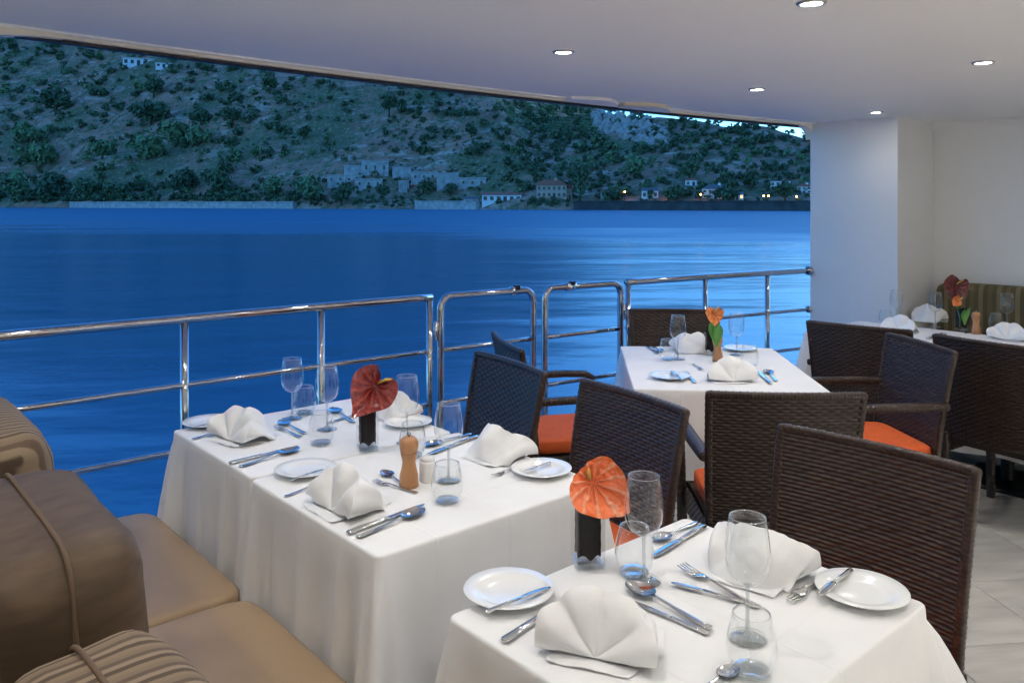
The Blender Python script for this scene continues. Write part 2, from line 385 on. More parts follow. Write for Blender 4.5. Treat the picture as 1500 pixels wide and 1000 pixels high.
# scatter: scrub and wood nobody could count
buckets = [[], [], []]
def scrub(n, boxpx, size, fols, leafs=70):
    for i in range(n):
        px = random.uniform(boxpx[0], boxpx[1]); py = random.uniform(boxpx[2], boxpx[3])
        if vnoise(px/45, py/22, size) < -.12 and random.random() < .7: continue
        p = hit(px, py)
        if p.y > 2500: continue
        s = random.uniform(.55, 1.3)*size*p.y/FPX/2
        q = leaf_cloud(leafs, s, s, s*random.uniform(.6, 1.), s*.3, 5, random.randrange(1 << 30), cz=s*.55)
        buckets[random.choice(fols)].append(q+np.array([p.x, p.y, p.z]))
scrub(330, (-30, 420, 30, 285), 19, [0, 0, 1, 2])
scrub(240, (-30, 1000, 40, 180), 15, [0, 1, 1])
scrub(620, (330, 840, 95, 285), 6.5, [0, 1], 26)
scrub(190, (560, 860, 120, 230), 15, [1, 1, 0])
scrub(820, (740, 1200, 140, 292), 16, [0, 1, 1, 1, 2])
scrub(160, (960, 1200, 160, 215), 13, [1, 0])
scrub(150, (420, 1200, 296, 304), 11, [1, 1, 0])
scrub(60, (-30, 420, 288, 296), 12, [0, 2])
scrub(160, (430, 740, 255, 298), 10, [0, 1])
scrub(520, (-30, 440, 45, 292), 6, [0, 0, 1, 2], 16)
scrub(420, (-30, 520, 40, 240), 13, [0, 1, 2], 40)
scrub(260, (-20, 460, 272, 297), 15, [0, 0, 1, 2], 60)
scrub(130, (-20, 470, 288, 300), 17, [1, 1, 0], 60)
scrub(500, (560, 1000, 130, 260), 7, [0, 1], 26)
names = ['olive_scrub', 'dark_scrub', 'pale_scrub']
for b, nm, m in zip(buckets, names, M_FOL):
    obj(nm, quads_mesh(nm, np.concatenate(b)), m, label='%s covering the far hillside' % nm.replace('_', ' '), cat='scrub', kind='stuff')
# vine rows on the upper terraces
rows = []
for r in range(9):
    for i in range(150):
        px = 742+i*.9; py = 152+r*4.2+(px-742)*.06
        p = hit(px, py); rows.append(leaf_cloud(7, 1.2, 1.2, .7, .5, 3, r*200+i, cz=.6)+np.array([p.x, p.y, p.z]))
obj('vine_rows', quads_mesh('vine_rows', np.concatenate(rows)), M_FOL[2], label='terraced vine rows high on the wooded hill', cat='vineyard', kind='stuff')
# pale rock face high on the wooded hill
rk = MB()
for i in range(110):
    px = 872+100*random.random(); py = 166+(px-872)*.28+random.uniform(-6, 26)
    p = hit(px, py); r = random.uniform(1.2, 3.6)
    vv = [Vector((math.cos(k*1.05+i)*r*random.uniform(.7, 1.2), math.sin(k*1.05+i)*r*.8, z*r)) for z in (-.6, .5) for k in range(6)]+[Vector((random.uniform(-.4,.4)*r, 0, r*random.uniform(.8, 1.5)))]
    rk.add([p+q for q in vv], [(k, (k+1)%6, 6+(k+1)%6, 6+k) for k in range(6)]+[(6+k, 6+(k+1)%6, 12) for k in range(6)])
obj('rock_face', rk.mesh('rock_face', False), mat('pale_rock', (.5, .43, .38), .95, var=.4, vscale=.6), label='pale broken rock face high on the wooded hill', cat='rocks', kind='stuff')
# ---- buildings
M_STONE = mat('pale_stone', (.52,.51,.48), .9, var=.35, vscale=.5); M_WHITEW = mat('white_render', (.85,.85,.83), .8, var=.12, vscale=.4)
M_PINKW = mat('ochre_render', (.6,.46,.36), .85, var=.2, vscale=.4); M_REDW = mat('red_render', (.5,.05,.03), .8)
M_ROOF = mat('terracotta_roof', (.45,.15,.09), .85, var=.3, vscale=1); M_GROOF = mat('grey_roof', (.16,.16,.17), .8, var=.3, vscale=1)
M_PANE = mat('dark_window', (.02,.025,.035), .12); M_LITWIN = emis('lit_window', (1, .6, .25), .5)
M_DOORH = mat('house_door', (.08,.06,.05), .6)
def face_cam(p): return -math.atan2(p.x, p.y)
def house(name, label, px, py, wpx, hpx, dep=.7, roof='gable', wm=None, rm=None, cols=4, floors=1, cat='house', lit=()):
    p = hit(px, py); u = p.y/FPX; w = wpx*u; h = hpx*u; d = w*dep
    t = thing(name, label, cat, p-Vector((0,0,.3)), face_cam(p))
    bm_ = MB().box((-w/2, 0, -2), (w/2, d, h)); obj('wall', bm_.mesh('wall', False), wm or M_WHITEW, t)
    o = .04*w; b = MB()
    if roof == 'gable':
        rh = h*.4
        b.add([(-w/2-o,-o,h),(w/2+o,-o,h),(w/2+o,d+o,h),(-w/2-o,d+o,h),(-w/2-o,d/2,h+rh),(w/2+o,d/2,h+rh)], [(0,1,5,4),(2,3,4,5),(1,2,5),(3,0,4),(0,3,2,1)])
    elif roof == 'hip':
        rh = h*.45
        b.add([(-w/2-o,-o,h),(w/2+o,-o,h),(w/2+o,d+o,h),(-w/2-o,d+o,h),(-w/4,d/2,h+rh),(w/4,d/2,h+rh)], [(0,1,5,4),(2,3,4,5),(1,2,5),(3,0,4),(0,3,2,1)])
    else: b.box((-w/2-o,-o,h), (w/2+o,d+o,h+.35))
    ro = obj('roof', b.mesh('roof', False), rm or M_ROOF, t)
    if roof == 'hip':
        obj('chimney', MB().box((w*.1,d*.4,h+.1),(w*.1+.9,d*.4+.9,h+h*.6)).mesh('chimney', False), wm or M_WHITEW, ro)
    k = 0
    for fl in range(floors):
        for c in range(cols):
            x = -w/2+(c+.5)*w/cols; ww = w/cols*.26; z0 = h*(fl+.3)/floors; z1 = h*(fl+.78)/floors
            if fl == 0 and c == cols//2:
                obj('door', MB().box((x-ww, -.12, 0), (x+ww, .05, z1)).mesh('door', False), M_DOORH, t)
            else:
                wf = obj('window', MB().box((x-ww, -.1, z0), (x+ww, .05, z1)).mesh('window', False), M_LITWIN if k in lit else M_PANE, t)
                obj('sill', MB().box((x-ww*1.2, -.25, z0-.25), (x+ww*1.2, .05, z0-.02)).mesh('sill', False), wm or M_WHITEW, wf)
            k += 1
    return t
house('hilltop_villa', 'white flat-roofed villa high on the left hillside', 203, 97, 42, 11, .5, 'flat', M_WHITEW, M_WHITEW, 5, cat='house')
house('hilltop_annex', 'small white annex right of the hilltop villa', 240, 100, 22, 7, .6, 'flat', M_WHITEW, M_STONE, 3)
house('riverside_lodge', 'long white lodge with red roof by the landing on the far bank', 735, 296, 58, 11, .4, 'gable', M_WHITEW, M_ROOF, 6)
house('pink_house', 'pinkish two-storey house left of the tallest bank tree', 808, 290, 44, 19, .5, 'hip', M_PINKW, M_ROOF, 6, 2)
house('red_hut', 'small red hut among the stone terraces', 602, 280, 9, 8, .8, 'flat', M_REDW, M_STONE, 1)
house('white_cottage', 'small white cottage with gable on the riverside road', 952, 291, 24, 12, .8, 'gable', M_WHITEW, M_GROOF, 3)
house('grey_roofed_house', 'large grey-roofed house with lit window beside the road', 1048, 292, 38, 15, .7, 'hip', M_WHITEW, M_GROOF, 5, 2, lit=(3, 8))
house('yellow_lit_house', 'low house with warm lit windows right of the grey-roofed house', 1080, 293, 18, 9, .8, 'gable', M_WHITEW, M_GROOF, 3, lit=(0, 2))
house('upper_house', 'pale house among trees above the road at the right', 1143, 274, 28, 9, .6, 'flat', M_WHITEW, M_GROOF, 4)
house('ochre_row_house', 'narrow ochre row house right of the pink house', 832, 291, 12, 15, .9, 'gable', M_PINKW, M_ROOF, 2, 2)
house('quay_shed', 'low grey shed on the landing left of the long white lodge', 690, 300, 22, 9, .6, 'gable', M_STONE, M_GROOF, 2, cat='shed')
house('orchard_house', 'small white house with red roof above the road, between trees', 1012, 272, 16, 8, .8, 'gable', M_WHITEW, M_ROOF, 2)
house('end_house', 'pale house at the column edge above the road', 1178, 283, 20, 10, .8, 'hip', M_WHITEW, M_ROOF, 3, 2)
house('roadside_barn', 'low stone barn left of the white cottage', 892, 290, 24, 8, .6, 'gable', M_STONE, M_ROOF, 3, cat='barn')
def terrace(label, x0, x1, ytop, ybot):
    p = hit((x0+x1)/2, ybot); u = p.y/FPX; w = (x1-x0)*u; h = (ybot-ytop)*u
    t = thing('stone_terrace', label, 'terrace wall', p-Vector((0,0,.5)), face_cam(p), 'stone terraces of the far bank')
    obj('wall', MB().box((-w/2, 0, -2), (w/2, 9, h)).mesh('wall', False), M_STONE, t)
    obj('coping', MB().box((-w/2-.2, -.3, h), (w/2+.2, 9, h+.5)).mesh('coping', False), M_STONE, t)
    for k in range(max(2, int(w/3.2))):
        x = -w/2+(k+.5)*w/max(2, int(w/3.2)); obj('window', MB().box((x-.45, -.12, h*.45), (x+.45, .05, h*.75)).mesh('window', False), M_PANE, t)
    for k in range(max(2, int(w/5))):
        x = -w/2+(k+.5)*w/max(2, int(w/5)); obj('buttress', MB().box((x-.35, -.5, -1), (x+.35, .1, h-.3)).mesh('buttress', False), M_STONE, t)
for a in [('topmost stone terrace block above the others', 530, 569, 237, 257), ('stone terrace left of the topmost block', 504, 530, 244, 257),
          ('lowest left stone terrace', 480, 530, 260, 272), ('stone terrace right of the topmost block', 575, 602, 245, 262),
          ('stone terrace above the red hut', 602, 640, 254, 268), ('broad stone terrace right of the red hut', 640, 672, 257, 278),
          ('rightmost stone terrace of the group', 672, 712, 263, 277), ('stone wall under the topmost block', 520, 560, 262, 276),
          ('stone wall beside the red hut', 584, 599, 266, 284)]: terrace(*a)
def bank_wall(name, label, x0, x1, hpx, m):
    s0, s1 = [shore_st(*(lambda Y: ((x-750)/FPX*Y, Y))(305.7/(1+.4957*(x-750)/FPX)))[0] for x in (x0, x1)]
    b = MB(); A_ = from_st(s0, -1.2); B_ = from_st(s1, -1.2); p = Vector((*A_, WL)); q = Vector((*B_, WL)); d = (q-p); n = Vector((.444, .896, 0))
    h = hpx*p.y/FPX; t = thing(name, label, 'river wall', p)
    ln = d.length; ex = d.normalized()
    def bx(x0_, x1_, y0, y1, z0, z1):
        return MB().add([ex*x+n*y+Vector((0,0,z)) for z in (z0, z1) for x, y in ((x0_,y0),(x1_,y0),(x1_,y1),(x0_,y1))], [(0,3,2,1),(4,5,6,7),(0,1,5,4),(1,2,6,5),(2,3,7,6),(3,0,4,7)])
    obj('wall', bx(0, ln, 0, 3, -2, h).mesh('wall', False), m, t); obj('coping', bx(-.3, ln+.3, -.3, 3.3, h, h+.35).mesh('coping', False), m, t)
bank_wall('river_wall', 'long pale river wall along the left far bank', 105, 432, 8, M_STONE)
bank_wall('landing_wall', 'pale stone landing wall under the terraces', 610, 700, 11, M_STONE)
bank_wall('road_embankment', 'dark road embankment along the right far bank', 842, 1230, 12, mat('dark_stone', (.09,.085,.08), .9, var=.4, vscale=.3))
# street lamps, lit
M_BULB = emis('street_lamp_bulb', (1, .42, .10), 7)
for i, (px, py, w) in enumerate([(915,281,'leftmost lit street lamp on the far road, right of the tallest tree'), (974,284,'lit street lamp just right of the white cottage'),
        (1026,285,'lit street lamp left of the grey-roofed house'), (1118,287,'lit street lamp right of the warm lit house, left of a close pair'),
        (1125,287,'lit street lamp, right one of a close pair'), (1166,288,'rightmost lit street lamp near the white column')]):
    p = hit(px, 296); zb = EYE+(HZ-py)/FPX*p.y
    t = thing('street_lamp', w, 'street lamp', p, 0, 'lit street lamps on the far road')
    h = zb-p.z
    obj('pole', MB().tube([(0,0,-.3),(0,0,h),(0,-.5,h+.25)], .07, 6).mesh('pole'), M_BLACK, t)
    obj('bulb', MB().lathe([(.001,-.32),(.24,-.2),(.32,0),(.24,.2),(.001,.32)], 10, (0,-.5,h)).mesh('bulb'), M_BULB, t)
# landing boat shed
# ================================================================== the ship: deck, ceiling, walls
AB = (0, 0, PHI)
A0, A1, B0 = -3.2, 6.21, -3.4
aa = np.linspace(A0, A1+.25, 50)
def slab(off, zt, zb, name, m, kind='structure'):
    v = []; f = []; n = len(aa)
    for a in aa:
        a = float(a); e = rail_b(a)+off
        v += [(a, B0-.2, zt(a)), (a, e, zt(a)), (a, B0-.2, zb(a)), (a, e, zb(a))]
    for i in range(n-1):
        k = 4*i; f += [(k, k+4, k+5, k+1), (k+2, k+3, k+7, k+6), (k+1, k+5, k+7, k+3), (k, k+2, k+6, k+4)]
    f += [(0, 1, 3, 2), (4*n-4, 4*n-2, 4*n-1, 4*n-3)]
    return obj(name, mesh(name, v, f, False), m, rot=AB, kind=kind)
floor = slab(.14, lambda a: -.005, lambda a: -.3, 'floor', M_GROUT)
# plain marble sheets where the deck is out of sight
obj('plain_paving', MB().add([(A0, B0, -.001), (.98, B0, -.001), (.98, 3.4, -.001), (A0, 3.4, -.001), (.984, B0, -.001), (A1, B0, -.001), (A1, -.25, -.001), (.984, -.25, -.001)], [(0,1,2,3),(4,5,6,7)]).mesh('plain_paving', False), M_TILE, floor)
slab(.06, lambda a: 2.7, ceil_z, 'ceiling', M_CEIL)
hv = []; 
for a in aa: a = float(a); hv += [(a, rail_b(a)+.17, -.02), (a, rail_b(a)+.10, WL-.6)]
ho = obj('ship_hull', mesh('ship_hull', hv, [(2*i, 2*i+1, 2*i+3, 2*i+2) for i in range(len(aa)-1)]), M_HULL, rot=AB, label='white hull side below the deck edge, above the river', cat='hull')
so = ho.modifiers.new('thick', 'SOLIDIFY'); so.thickness = .02
# marble tiles, laid diagonally to the ship
TS = .45; TR = R(6.7); tile_me = [MB().rbox((.002,.002,-.014), (TS-.002, TS-.002, .0), .0012).mesh('tile', False) for _ in range(3)]
for k, me in enumerate(tile_me): me.materials.append(M_TILE)
for i in range(-6, 16):
    for j in range(1, 17):
        x, y = i*TS, j*TS-.05
        X = x*math.cos(TR)-y*math.sin(TR); Y = x*math.sin(TR)+y*math.cos(TR)
        cx, cy = X+.2, Y+.2; a = CA*cx+SA*cy; b = -SA*cx+CA*cy
        if not (-.2 < b < rail_b(a)-.12 and 1.0 < a < A1-.25): continue
        if b > 2.2 and a > 5.3: continue
        obj('tile', tile_me[(i*7+j*3) % 3], None, floor, loc=Vector((X*CA+Y*SA, -X*SA+Y*CA, random.uniform(-.0006, .0006))), rot=(0, 0, TR-PHI))
def wall(name, lo, hi, m=M_WALL, bev=0.):
    return obj(name, MB().box(lo, hi, bev).mesh(name, False), m, rot=AB, kind='structure')
colm = wall('wall_column', (5.62, 2.45, -.0), (6.6, 3.085, 2.4))
wall('wall_back', (A1, B0, 0), (A1+.15, 2.449, 2.4))
wall('wall_side', (A0, B0-.15, 0), (A1, B0, 2.4))
wall('wall_rear', (A0-.15, B0, 0), (A0, 3.4, 2.4))
wall('wall_jamb', (A0, 3.40, 0), (.36, 3.55, 2.4))
obj('crown_moulding', MB().add([(A1-.001, B0, z) for z in (2.075, 2.127)]+[(A1-.035, B0, 2.127), (A1-.03, B0, 2.105)]+[(A1-.001, 2.449, z) for z in (2.075, 2.127)]+[(A1-.035, 2.449, 2.127), (A1-.03, 2.449, 2.105)],
    [(0,1,2,3),(7,6,5,4),(0,3,7,4),(3,2,6,7),(1,5,6,2),(0,4,5,1)]).mesh('crown_moulding', False), M_WALL, rot=AB, kind='structure')
# opening frame: cream trim, dark seal, rounded corners
fr = thing('opening_frame', 'cream edged frame of the wide deck opening with rounded corners', 'frame')
fr.rotation_euler = AB
def ribbon(name, off0, off1, z0, z1, m, aL=.36, aR=5.64, n=40):
    v = []; f = []
    for i in range(n):
        a = aL+(aR-aL)*i/(n-1); e = rail_b(a); c = ceil_z(a)
        v += [(a, e+off0, c+z0), (a, e+off1, c+z0), (a, e+off1, c+z1), (a, e+off0, c+z1)]
    for i in range(n-1):
        for k in range(4): q = (k+1) % 4; f.append((4*i+k, 4*i+q, 4*i+4+q, 4*i+4+k))
    f += [(3, 2, 1, 0), (4*n-4, 4*n-3, 4*n-2, 4*n-1)]
    return obj(name, mesh(name, v, f, False), m, fr)
ribbon('trim', -.012, .03, -.02, .004, M_TRIM); ribbon('seal', .012, .05, -.034, -.0205, M_DARK); ribbon('lip', -.045, -.02, -.009, .004, M_CEIL)
def corner(a0, sgn, rx, rz, m):
    b = MB(); n = 10; pts = [(a0, ceil_z(a0)+.004)]
    for k in range(n+1):
        t = PI/2*k/n; pts.append((a0+sgn*rx*(1-math.cos(t)), ceil_z(a0)-.03-rz*(1-math.sin(t))))
    pts.append((a0+sgn*rx, ceil_z(a0)+.004))
    e = rail_b(a0); v = [(a, e+o, z) for o in (-.02, .045) for a, z in pts]; k = len(pts)
    f = [tuple(range(k)), tuple(range(2*k-1, k-1, -1))]+[(i, (i+1)%k, k+(i+1)%k, k+i) for i in range(k)]
    obj('corner_piece', mesh('corner_piece', v, f, False), m, fr)
corner(.36, 1, .42, .10, M_TRIM); corner(5.64, -1, .12, .09, M_TRIM)
# cover plate under the ceiling edge
cv = thing('ceiling_cover_plate', 'pale lens-shaped cover plate at the ceiling edge over the gate', 'cover plate'); cv.rotation_euler = AB
def plate(nm, x0, x1, m, h):
    a_, b_ = rail_a(x0), rail_a(x1); n = 14; v = []; f = []
    for i in range(n+1):
        t = i/n; a = a_+(b_-a_)*t; e = rail_b(a)-.03; c = ceil_z(a); w = .13*math.sin(PI*min(1, .12+t*.88))+.01
        v += [(a, e, c-h), (a, e-w, c-h*.8), (a, e-w, c+.002), (a, e, c+.002)]
    for i in range(n):
        for k in range(4): q = (k+1)%4; f.append((4*i+k, 4*i+q, 4*i+4+q, 4*i+4+k))
    f += [(3,2,1,0), (4*n, 4*n+1, 4*n+2, 4*n+3)]
    obj(nm, mesh(nm, v, f, False), m, cv)
plate('plate', 822, 898, M_CEIL, .024); plate('end_cap', 899, 975, mat('cream_cover', (.7,.64,.5), .4), .03)
# ---- downlights
ring = MB().lathe([(.034,-.002),(.036,-.007),(.043,-.0065),(.047,-.002),(.047,.002)], 28).mesh('bezel'); lens = MB().lathe([(.0005,-.004),(.02,-.0045),(.034,-.003)], 20).mesh('lens')
ring.materials.append(mat('brushed_bezel', (.45,.45,.46), .35, .8)); lens.materials.append(M_LENS)
LAB = {(2.43,2.45):'bright ceiling downlight above the gate end of the laid table', (3.9,2.45):'ceiling downlight nearest the right end of the opening', (2.43,1.33):'downlight cut by the top edge of the photo',
       (3.9,1.33):'rightmost of the ceiling downlights in view', (5.3,2.45):'small far downlight in front of the white column'}
for a in (-.48, .97, 2.43, 3.9, 5.3):
    for b in (2.45, 1.33, .2, -1.2, -2.4):  # rows of negative b are unseen, added to bounce light up to the ceiling
        lb = LAB.get((a, b))
        p = ab(a, b, ceil_z(a))
        t = thing('downlight', lb or 'recessed round ceiling downlight outside the picture, one of the unseen lamps, inboard rows added for bounced light', 'downlight', p, 0, 'ceiling downlights')
        obj('bezel', ring, None, t); obj('lens', lens, None, t)
        li = bpy.data.lights.new('downlight_lamp', 'SPOT'); li.energy = LAMP_W*(.1 if a > 5 else 1)*(1 if b > 1 else .55 if b > 0 else 13.5); li.color = (1, .965, .91); li.spot_size = R(140 if b > 0 else 85); li.spot_blend = .9; li.shadow_soft_size = .016
        lo = bpy.data.objects.new('lamp', li); COL.objects.link(lo); lo.parent = t; lo.location = (0, 0, -.03)
# ---- railing
def arc_pts(a, b, z, n=14): return [(x, rail_b(x), z) for x in np.linspace(a, b, n).tolist()]
RZ = (.765, .485, .2)
def railing(label, aL, aR, posts, endflange=False):
    t = thing('railing', label, 'railing'); t.rotation_euler = AB
    obj('top_rail', MB().tube(arc_pts(aL, aR, 1.05, 24), .0205, 16).mesh('top_rail'), M_CHROME, t)
    for z in RZ: obj('mid_rail', MB().tube(arc_pts(aL, aR, z, 24), .0135, 12).mesh('mid_rail'), M_CHROME, t)
    for a in posts:
        o = obj('post', MB().tube([(a, rail_b(a), -.0), (a, rail_b(a), 1.04)], .0175, 14).mesh('post'), M_CHROME, t)
        obj('foot_flange', MB().lathe([(.0005,.008),(.04,.008),(.042,0)], 16, (a, rail_b(a), -.001)).mesh('foot_flange'), M_CHROME, o)
    if endflange:
        for z, r in ((1.05, .034), (RZ[0], .026), (RZ[1], .026)):
            obj('wall_flange', MB().tube([(aR-.012, rail_b(aR), z), (aR, rail_b(aR), z)], r, 16).mesh('wall_flange'), M_CHROME, t)
    return t
railing('long polished steel railing left of the gates, behind the bench', .36, rail_a(632), [rail_a(x) for x in (270, 470, 629)])
railing('short polished steel railing right of the gates, ending at the column', rail_a(917), 5.615, [rail_a(x) for x in (920, 1033, 1124)], True)
def gate(label, x0, x1, hinge_left):
    aL, aR = rail_a(x0), rail_a(x1); r = .07
    t = thing('railing_gate', label, 'gate', group='railing gates'); t.rotation_euler = AB
    pts = [(aL, rail_b(aL), .12), (aL, rail_b(aL), .5), (aL, rail_b(aL), .98)]
    pts += [(aL+r*(1-math.cos(k*PI/12)), rail_b(aL), .98+r*math.sin(k*PI/12)) for k in range(1, 7)]
    pts += [(aR-r+r*math.sin(k*PI/12), rail_b(aR), .98+r*math.cos(k*PI/12)) for k in range(0, 7)]
    pts += [(aR, rail_b(aR), .5), (aR, rail_b(aR), .12)]
    obj('frame_tube', MB().tube(pts, .0195, 14).mesh('frame_tube'), M_CHROME, t)
    for z in RZ: obj('mid_rail', MB().tube(arc_pts(aL, aR, z, 6), .0135, 12).mesh('mid_rail'), M_CHROME, t)
    ah = aL-.028 if hinge_left else aR+.028
    for z in (.87, .3): obj('hinge', MB().tube([(ah, rail_b(ah), z-.05), (ah, rail_b(ah), z+.05)], .012, 10).mesh('hinge'), M_SILVER, t)
    al = aR-.16 if hinge_left else aL+.16
    lt = obj('latch', MB().tube([(al, rail_b(al), 1.05), (al+.07, rail_b(al), 1.05)], .026, 14).mesh('latch'), M_SILVER, t)
    obj('latch_tongue', MB().box((al+.02, rail_b(al)-.03, 1.06), (al+.05, rail_b(al)-.0, 1.082)).mesh('latch_tongue', False), M_BLACK, lt)
gate('left of the two round-cornered steel gates in the railing', 645, 781, True)
gate('right of the two round-cornered steel gates in the railing', 798, 909, False)
# ================================================================== bench by the rail
def se(t, e): return math.copysign(abs(t)**e, t)
def squad(rx, ry, rz, e1, e2, nu=40, nv=22, axis='z', wr=0., seed=0):
    v = []; f = []
    for j in range(nv+1):
        et = -PI/2+PI*j/nv; ce, sn = se(math.cos(et), e1), se(math.sin(et), e1)
        for i in range(nu):
            w = 2*PI*i/nu; c, s = se(math.cos(w), e2), se(math.sin(w), e2)
            p = (rx*ce*c, ry*ce*s, rz*sn) if axis == 'z' else (rx*sn, ry*ce*c, rz*ce*s)
            if wr:
                k = 1+wr*vnoise(p[0]*9+seed, p[1]*9, p[2]*9)+wr*.5*vnoise(p[0]*22, p[1]*22+seed, p[2]*22); p = tuple(q*k for q in p)
            v.append(p)
    for j in range(nv):
        for i in range(nu): q = (i+1)%nu; f.append((j*nu+i, j*nu+q, (j+1)*nu+q, (j+1)*nu+i))
    return v, f
bn = thing('banquette_bench', 'long built-in bench base under the tan seat cushions', 'bench', ab(0, 0, 0), PHI)
obj('base', MB().box((.14, .0, .03), (.88, 3.04, .355), .01).mesh('base', False), M_TABLE, bn)
obj('back_panel', MB().box((.05, .0, .03), (.135, 3.04, .80), .015).mesh('back_panel', False), M_TABLE, bn)
for b0, b1, lb in ((2.225, 3.06, 'tan seat cushion at the railing end of the bench'), (1.385, 2.218, 'tan seat cushion in the middle of the bench'), (.55, 1.378, 'tan seat cushion at the near end of the bench')):
    w = (b1-b0)/2
    t = thing('seat_cushion', lb, 'cushion', ab(.55, (b0+b1)/2, .41), PHI, 'tan seat cushions')
    v, f = squad(.405, w, .056, .32, .16, 64, 20, 'z', .006, b0); obj('pad', mesh('pad', v, f), M_BEIGE, t)
    pts = [(.40*se(math.cos(k*PI/32), .16), (w-.006)*se(math.sin(k*PI/32), .16), .05) for k in range(65)]
def back_cushion(label, a, b, z0, w, h, t, m, lean, seed, rz=0):
    o = thing('back_cushion', label, 'cushion', ab(a, b, z0), PHI+rz, 'loose back cushions')
    o.rotation_euler = (0, -lean, PHI+rz)
    v, f = squad(t, w, h, .44, .24, 84, 30, 'x', .032, seed); v = [(p[0], p[1], p[2]+h) for p in v]
    obj('cover', mesh('cover', v, f), m, o)
    pts = [(0, w*1.012*se(math.cos(k*PI/40), .24), h+h*1.012*se(math.sin(k*PI/40), .24)) for k in range(80)]
    mb = MB()
    for i in range(80):                                      # closed ring of piping
        p, q = Vector(pts[i]), Vector(pts[(i+1)%80])
        mb.tube([p, q], .0046, 8, False)
    obj('piping', mb.mesh('piping'), M_PIPE, o)
back_cushion('striped back cushion at the railing end of the bench', .40, 2.60, .46, .335, .262, .145, M_STRIPE, R(6), 3)
back_cushion('brown leaf-patterned back cushion in the middle of the bench', .385, 1.87, .455, .305, .245, .15, M_LEAF, R(4), 11)
back_cushion('striped back cushion nearest the camera on the bench', .375, 1.17, .45, .305, .20, .145, M_STRIPE, R(5), 23, R(2))
# far banquette
fb = thing('striped_banquette', 'olive striped banquette against the back wall behind the far table', 'bench', ab(0, 0, 0), PHI)
obj('base', MB().box((5.62, .2, .03), (6.19, 2.40, .36), .01).mesh('base', False), M_TABLE, fb)
v, f = squad(.29, 1.09, .06, .3, .12, 64, 16, 'z'); obj('seat', mesh('seat', [(p[0]+5.89, p[1]+1.3, p[2]+.42) for p in v], f), M_OLIVE, fb)
for bc in (1.90, .92):
    v, f = squad(.085, .475, .26, .4, .2, 64, 20, 'x', .02, bc); obj('back_pad', mesh('back_pad', [(p[0]+6.10, p[1]+bc, p[2]+.735) for p in v], f), M_OLIVE, fb)
# ================================================================== wicker chairs
def weave(fn, ribs, rows, amp, both=0.0, su=4, sv=4):
    """woven sheet: strands running along u go over and under ribs; both = half thickness for a second face"""
    nu, nv = ribs*su, rows*sv
    out_v = []; out_f = []
    U = np.linspace(0, 1, nu+1); V = np.linspace(0, 1, nv+1)
    P = np.array([[fn(u, v) for u in U] for v in V])
    du = np.gradient(P, axis=1); dv = np.gradient(P, axis=0); N = np.cross(du, dv); N /= np.linalg.norm(N, axis=2)[:, :, None]
    ju = np.arange(nu+1)/su; jv = np.arange(nv+1)/sv
    row = np.minimum(np.floor(jv), rows-1); fv = jv-np.floor(jv); prof = np.sqrt(np.clip(1-(2*fv-1)**2, 0, 1))
    S = np.sin(PI*(ju[None, :]+row[:, None]))
    S = np.sin(PI*ju[None, :]+PI*(row[:, None] % 2))
    sides = [(1, both)] if not both else [(1, both), (-1, both)]
    for sg, th in sides:
        D = sg*(th+amp*prof[:, None]*(.45+.55*sg*S)-.55*amp*(1-prof[:, None])+amp*.2*np.sin(row*12.9898)[:, None]*np.sin(ju*.9+row[:, None]*4.1))
        Q = (P+N*D[:, :, None]).reshape(-1, 3); k = len(out_v); out_v += [tuple(q) for q in Q]; w = nu+1
        for j in range(nv):
            for i in range(nu):
                q = (k+j*w+i, k+j*w+i+1, k+(j+1)*w+i+1, k+(j+1)*w+i); out_f.append(q if sg > 0 else q[::-1])
    return out_v, out_f
def wrapped(pts, w, h, pitch=.011, seg=12):
    """bar wrapped in strands: rounded rectangular section, every turn a bump"""
    pts = [Vector(p) for p in pts]; L = [0]
    for p, q in zip(pts, pts[1:]): L.append(L[-1]+(q-p).length)
    n = max(2, int(L[-1]/pitch))*4; v = []; f = []; up0 = Vector((0, 0, 1)) if abs((pts[1]-pts[0]).normalized().z) < .8 else Vector((0, 1, 0))
    def at(s):
        for i in range(len(L)-1):
            if s <= L[i+1]+1e-9: return pts[i].lerp(pts[i+1], (s-L[i])/(L[i+1]-L[i]))
        return pts[-1]
    for i in range(n+1):
        s = L[-1]*i/n; p = at(s); d = (at(min(L[-1], s+.006))-at(max(0, s-.006))).normalized()
        x = d.cross(up0).normalized(); up = x.cross(d).normalized()
        for k in range(seg):
            t = 2*PI*k/seg; ph = (i/4+k/seg*.5*0) % 1
            b = 1+.13*math.sin(PI*ph)*(1 if (int(i/4)+k//3) % 2 else .35)
            v.append(p+x*(w*se(math.cos(t), .6)*b)+up*(h*se(math.sin(t), .6)*b))
    for i in range(n):
        for k in range(seg): q = (k+1)%seg; f.append((i*seg+k, i*seg+q, (i+1)*seg+q, (i+1)*seg+k))
    f += [tuple(range(seg-1, -1, -1)), tuple(range(n*seg, (n+1)*seg))]
    return v, f
def bk(u, v): x = (u-.5)*(.49+.03*v); return (-x, -.225-.075*v**1.5-.022*(1-(2*u-1)**2), .40+.495*v)
CH = {}
def add_part(nm, vf, m, sm=True): me = mesh(nm, *vf, sm); me.materials.append(m); CH.setdefault(nm, []).append(me)
add_part('backrest', weave(bk, 24, 44, .0052, .008, su=5), M_WICK)
bv = []; bf = []
edge = [bk(0, t) for t in np.linspace(0, 1, 12)]+[bk(t, 1) for t in np.linspace(.03, .97, 12)]+[bk(1, t) for t in np.linspace(1, 0, 12)]
add_part('back_edge', wrapped(edge, .0125, .0125, .012, 10), M_WICK)
def ap(p, q): return lambda u, v: (p[0]+(q[0]-p[0])*u, p[1]+(q[1]-p[1])*u, .32+.10*v)
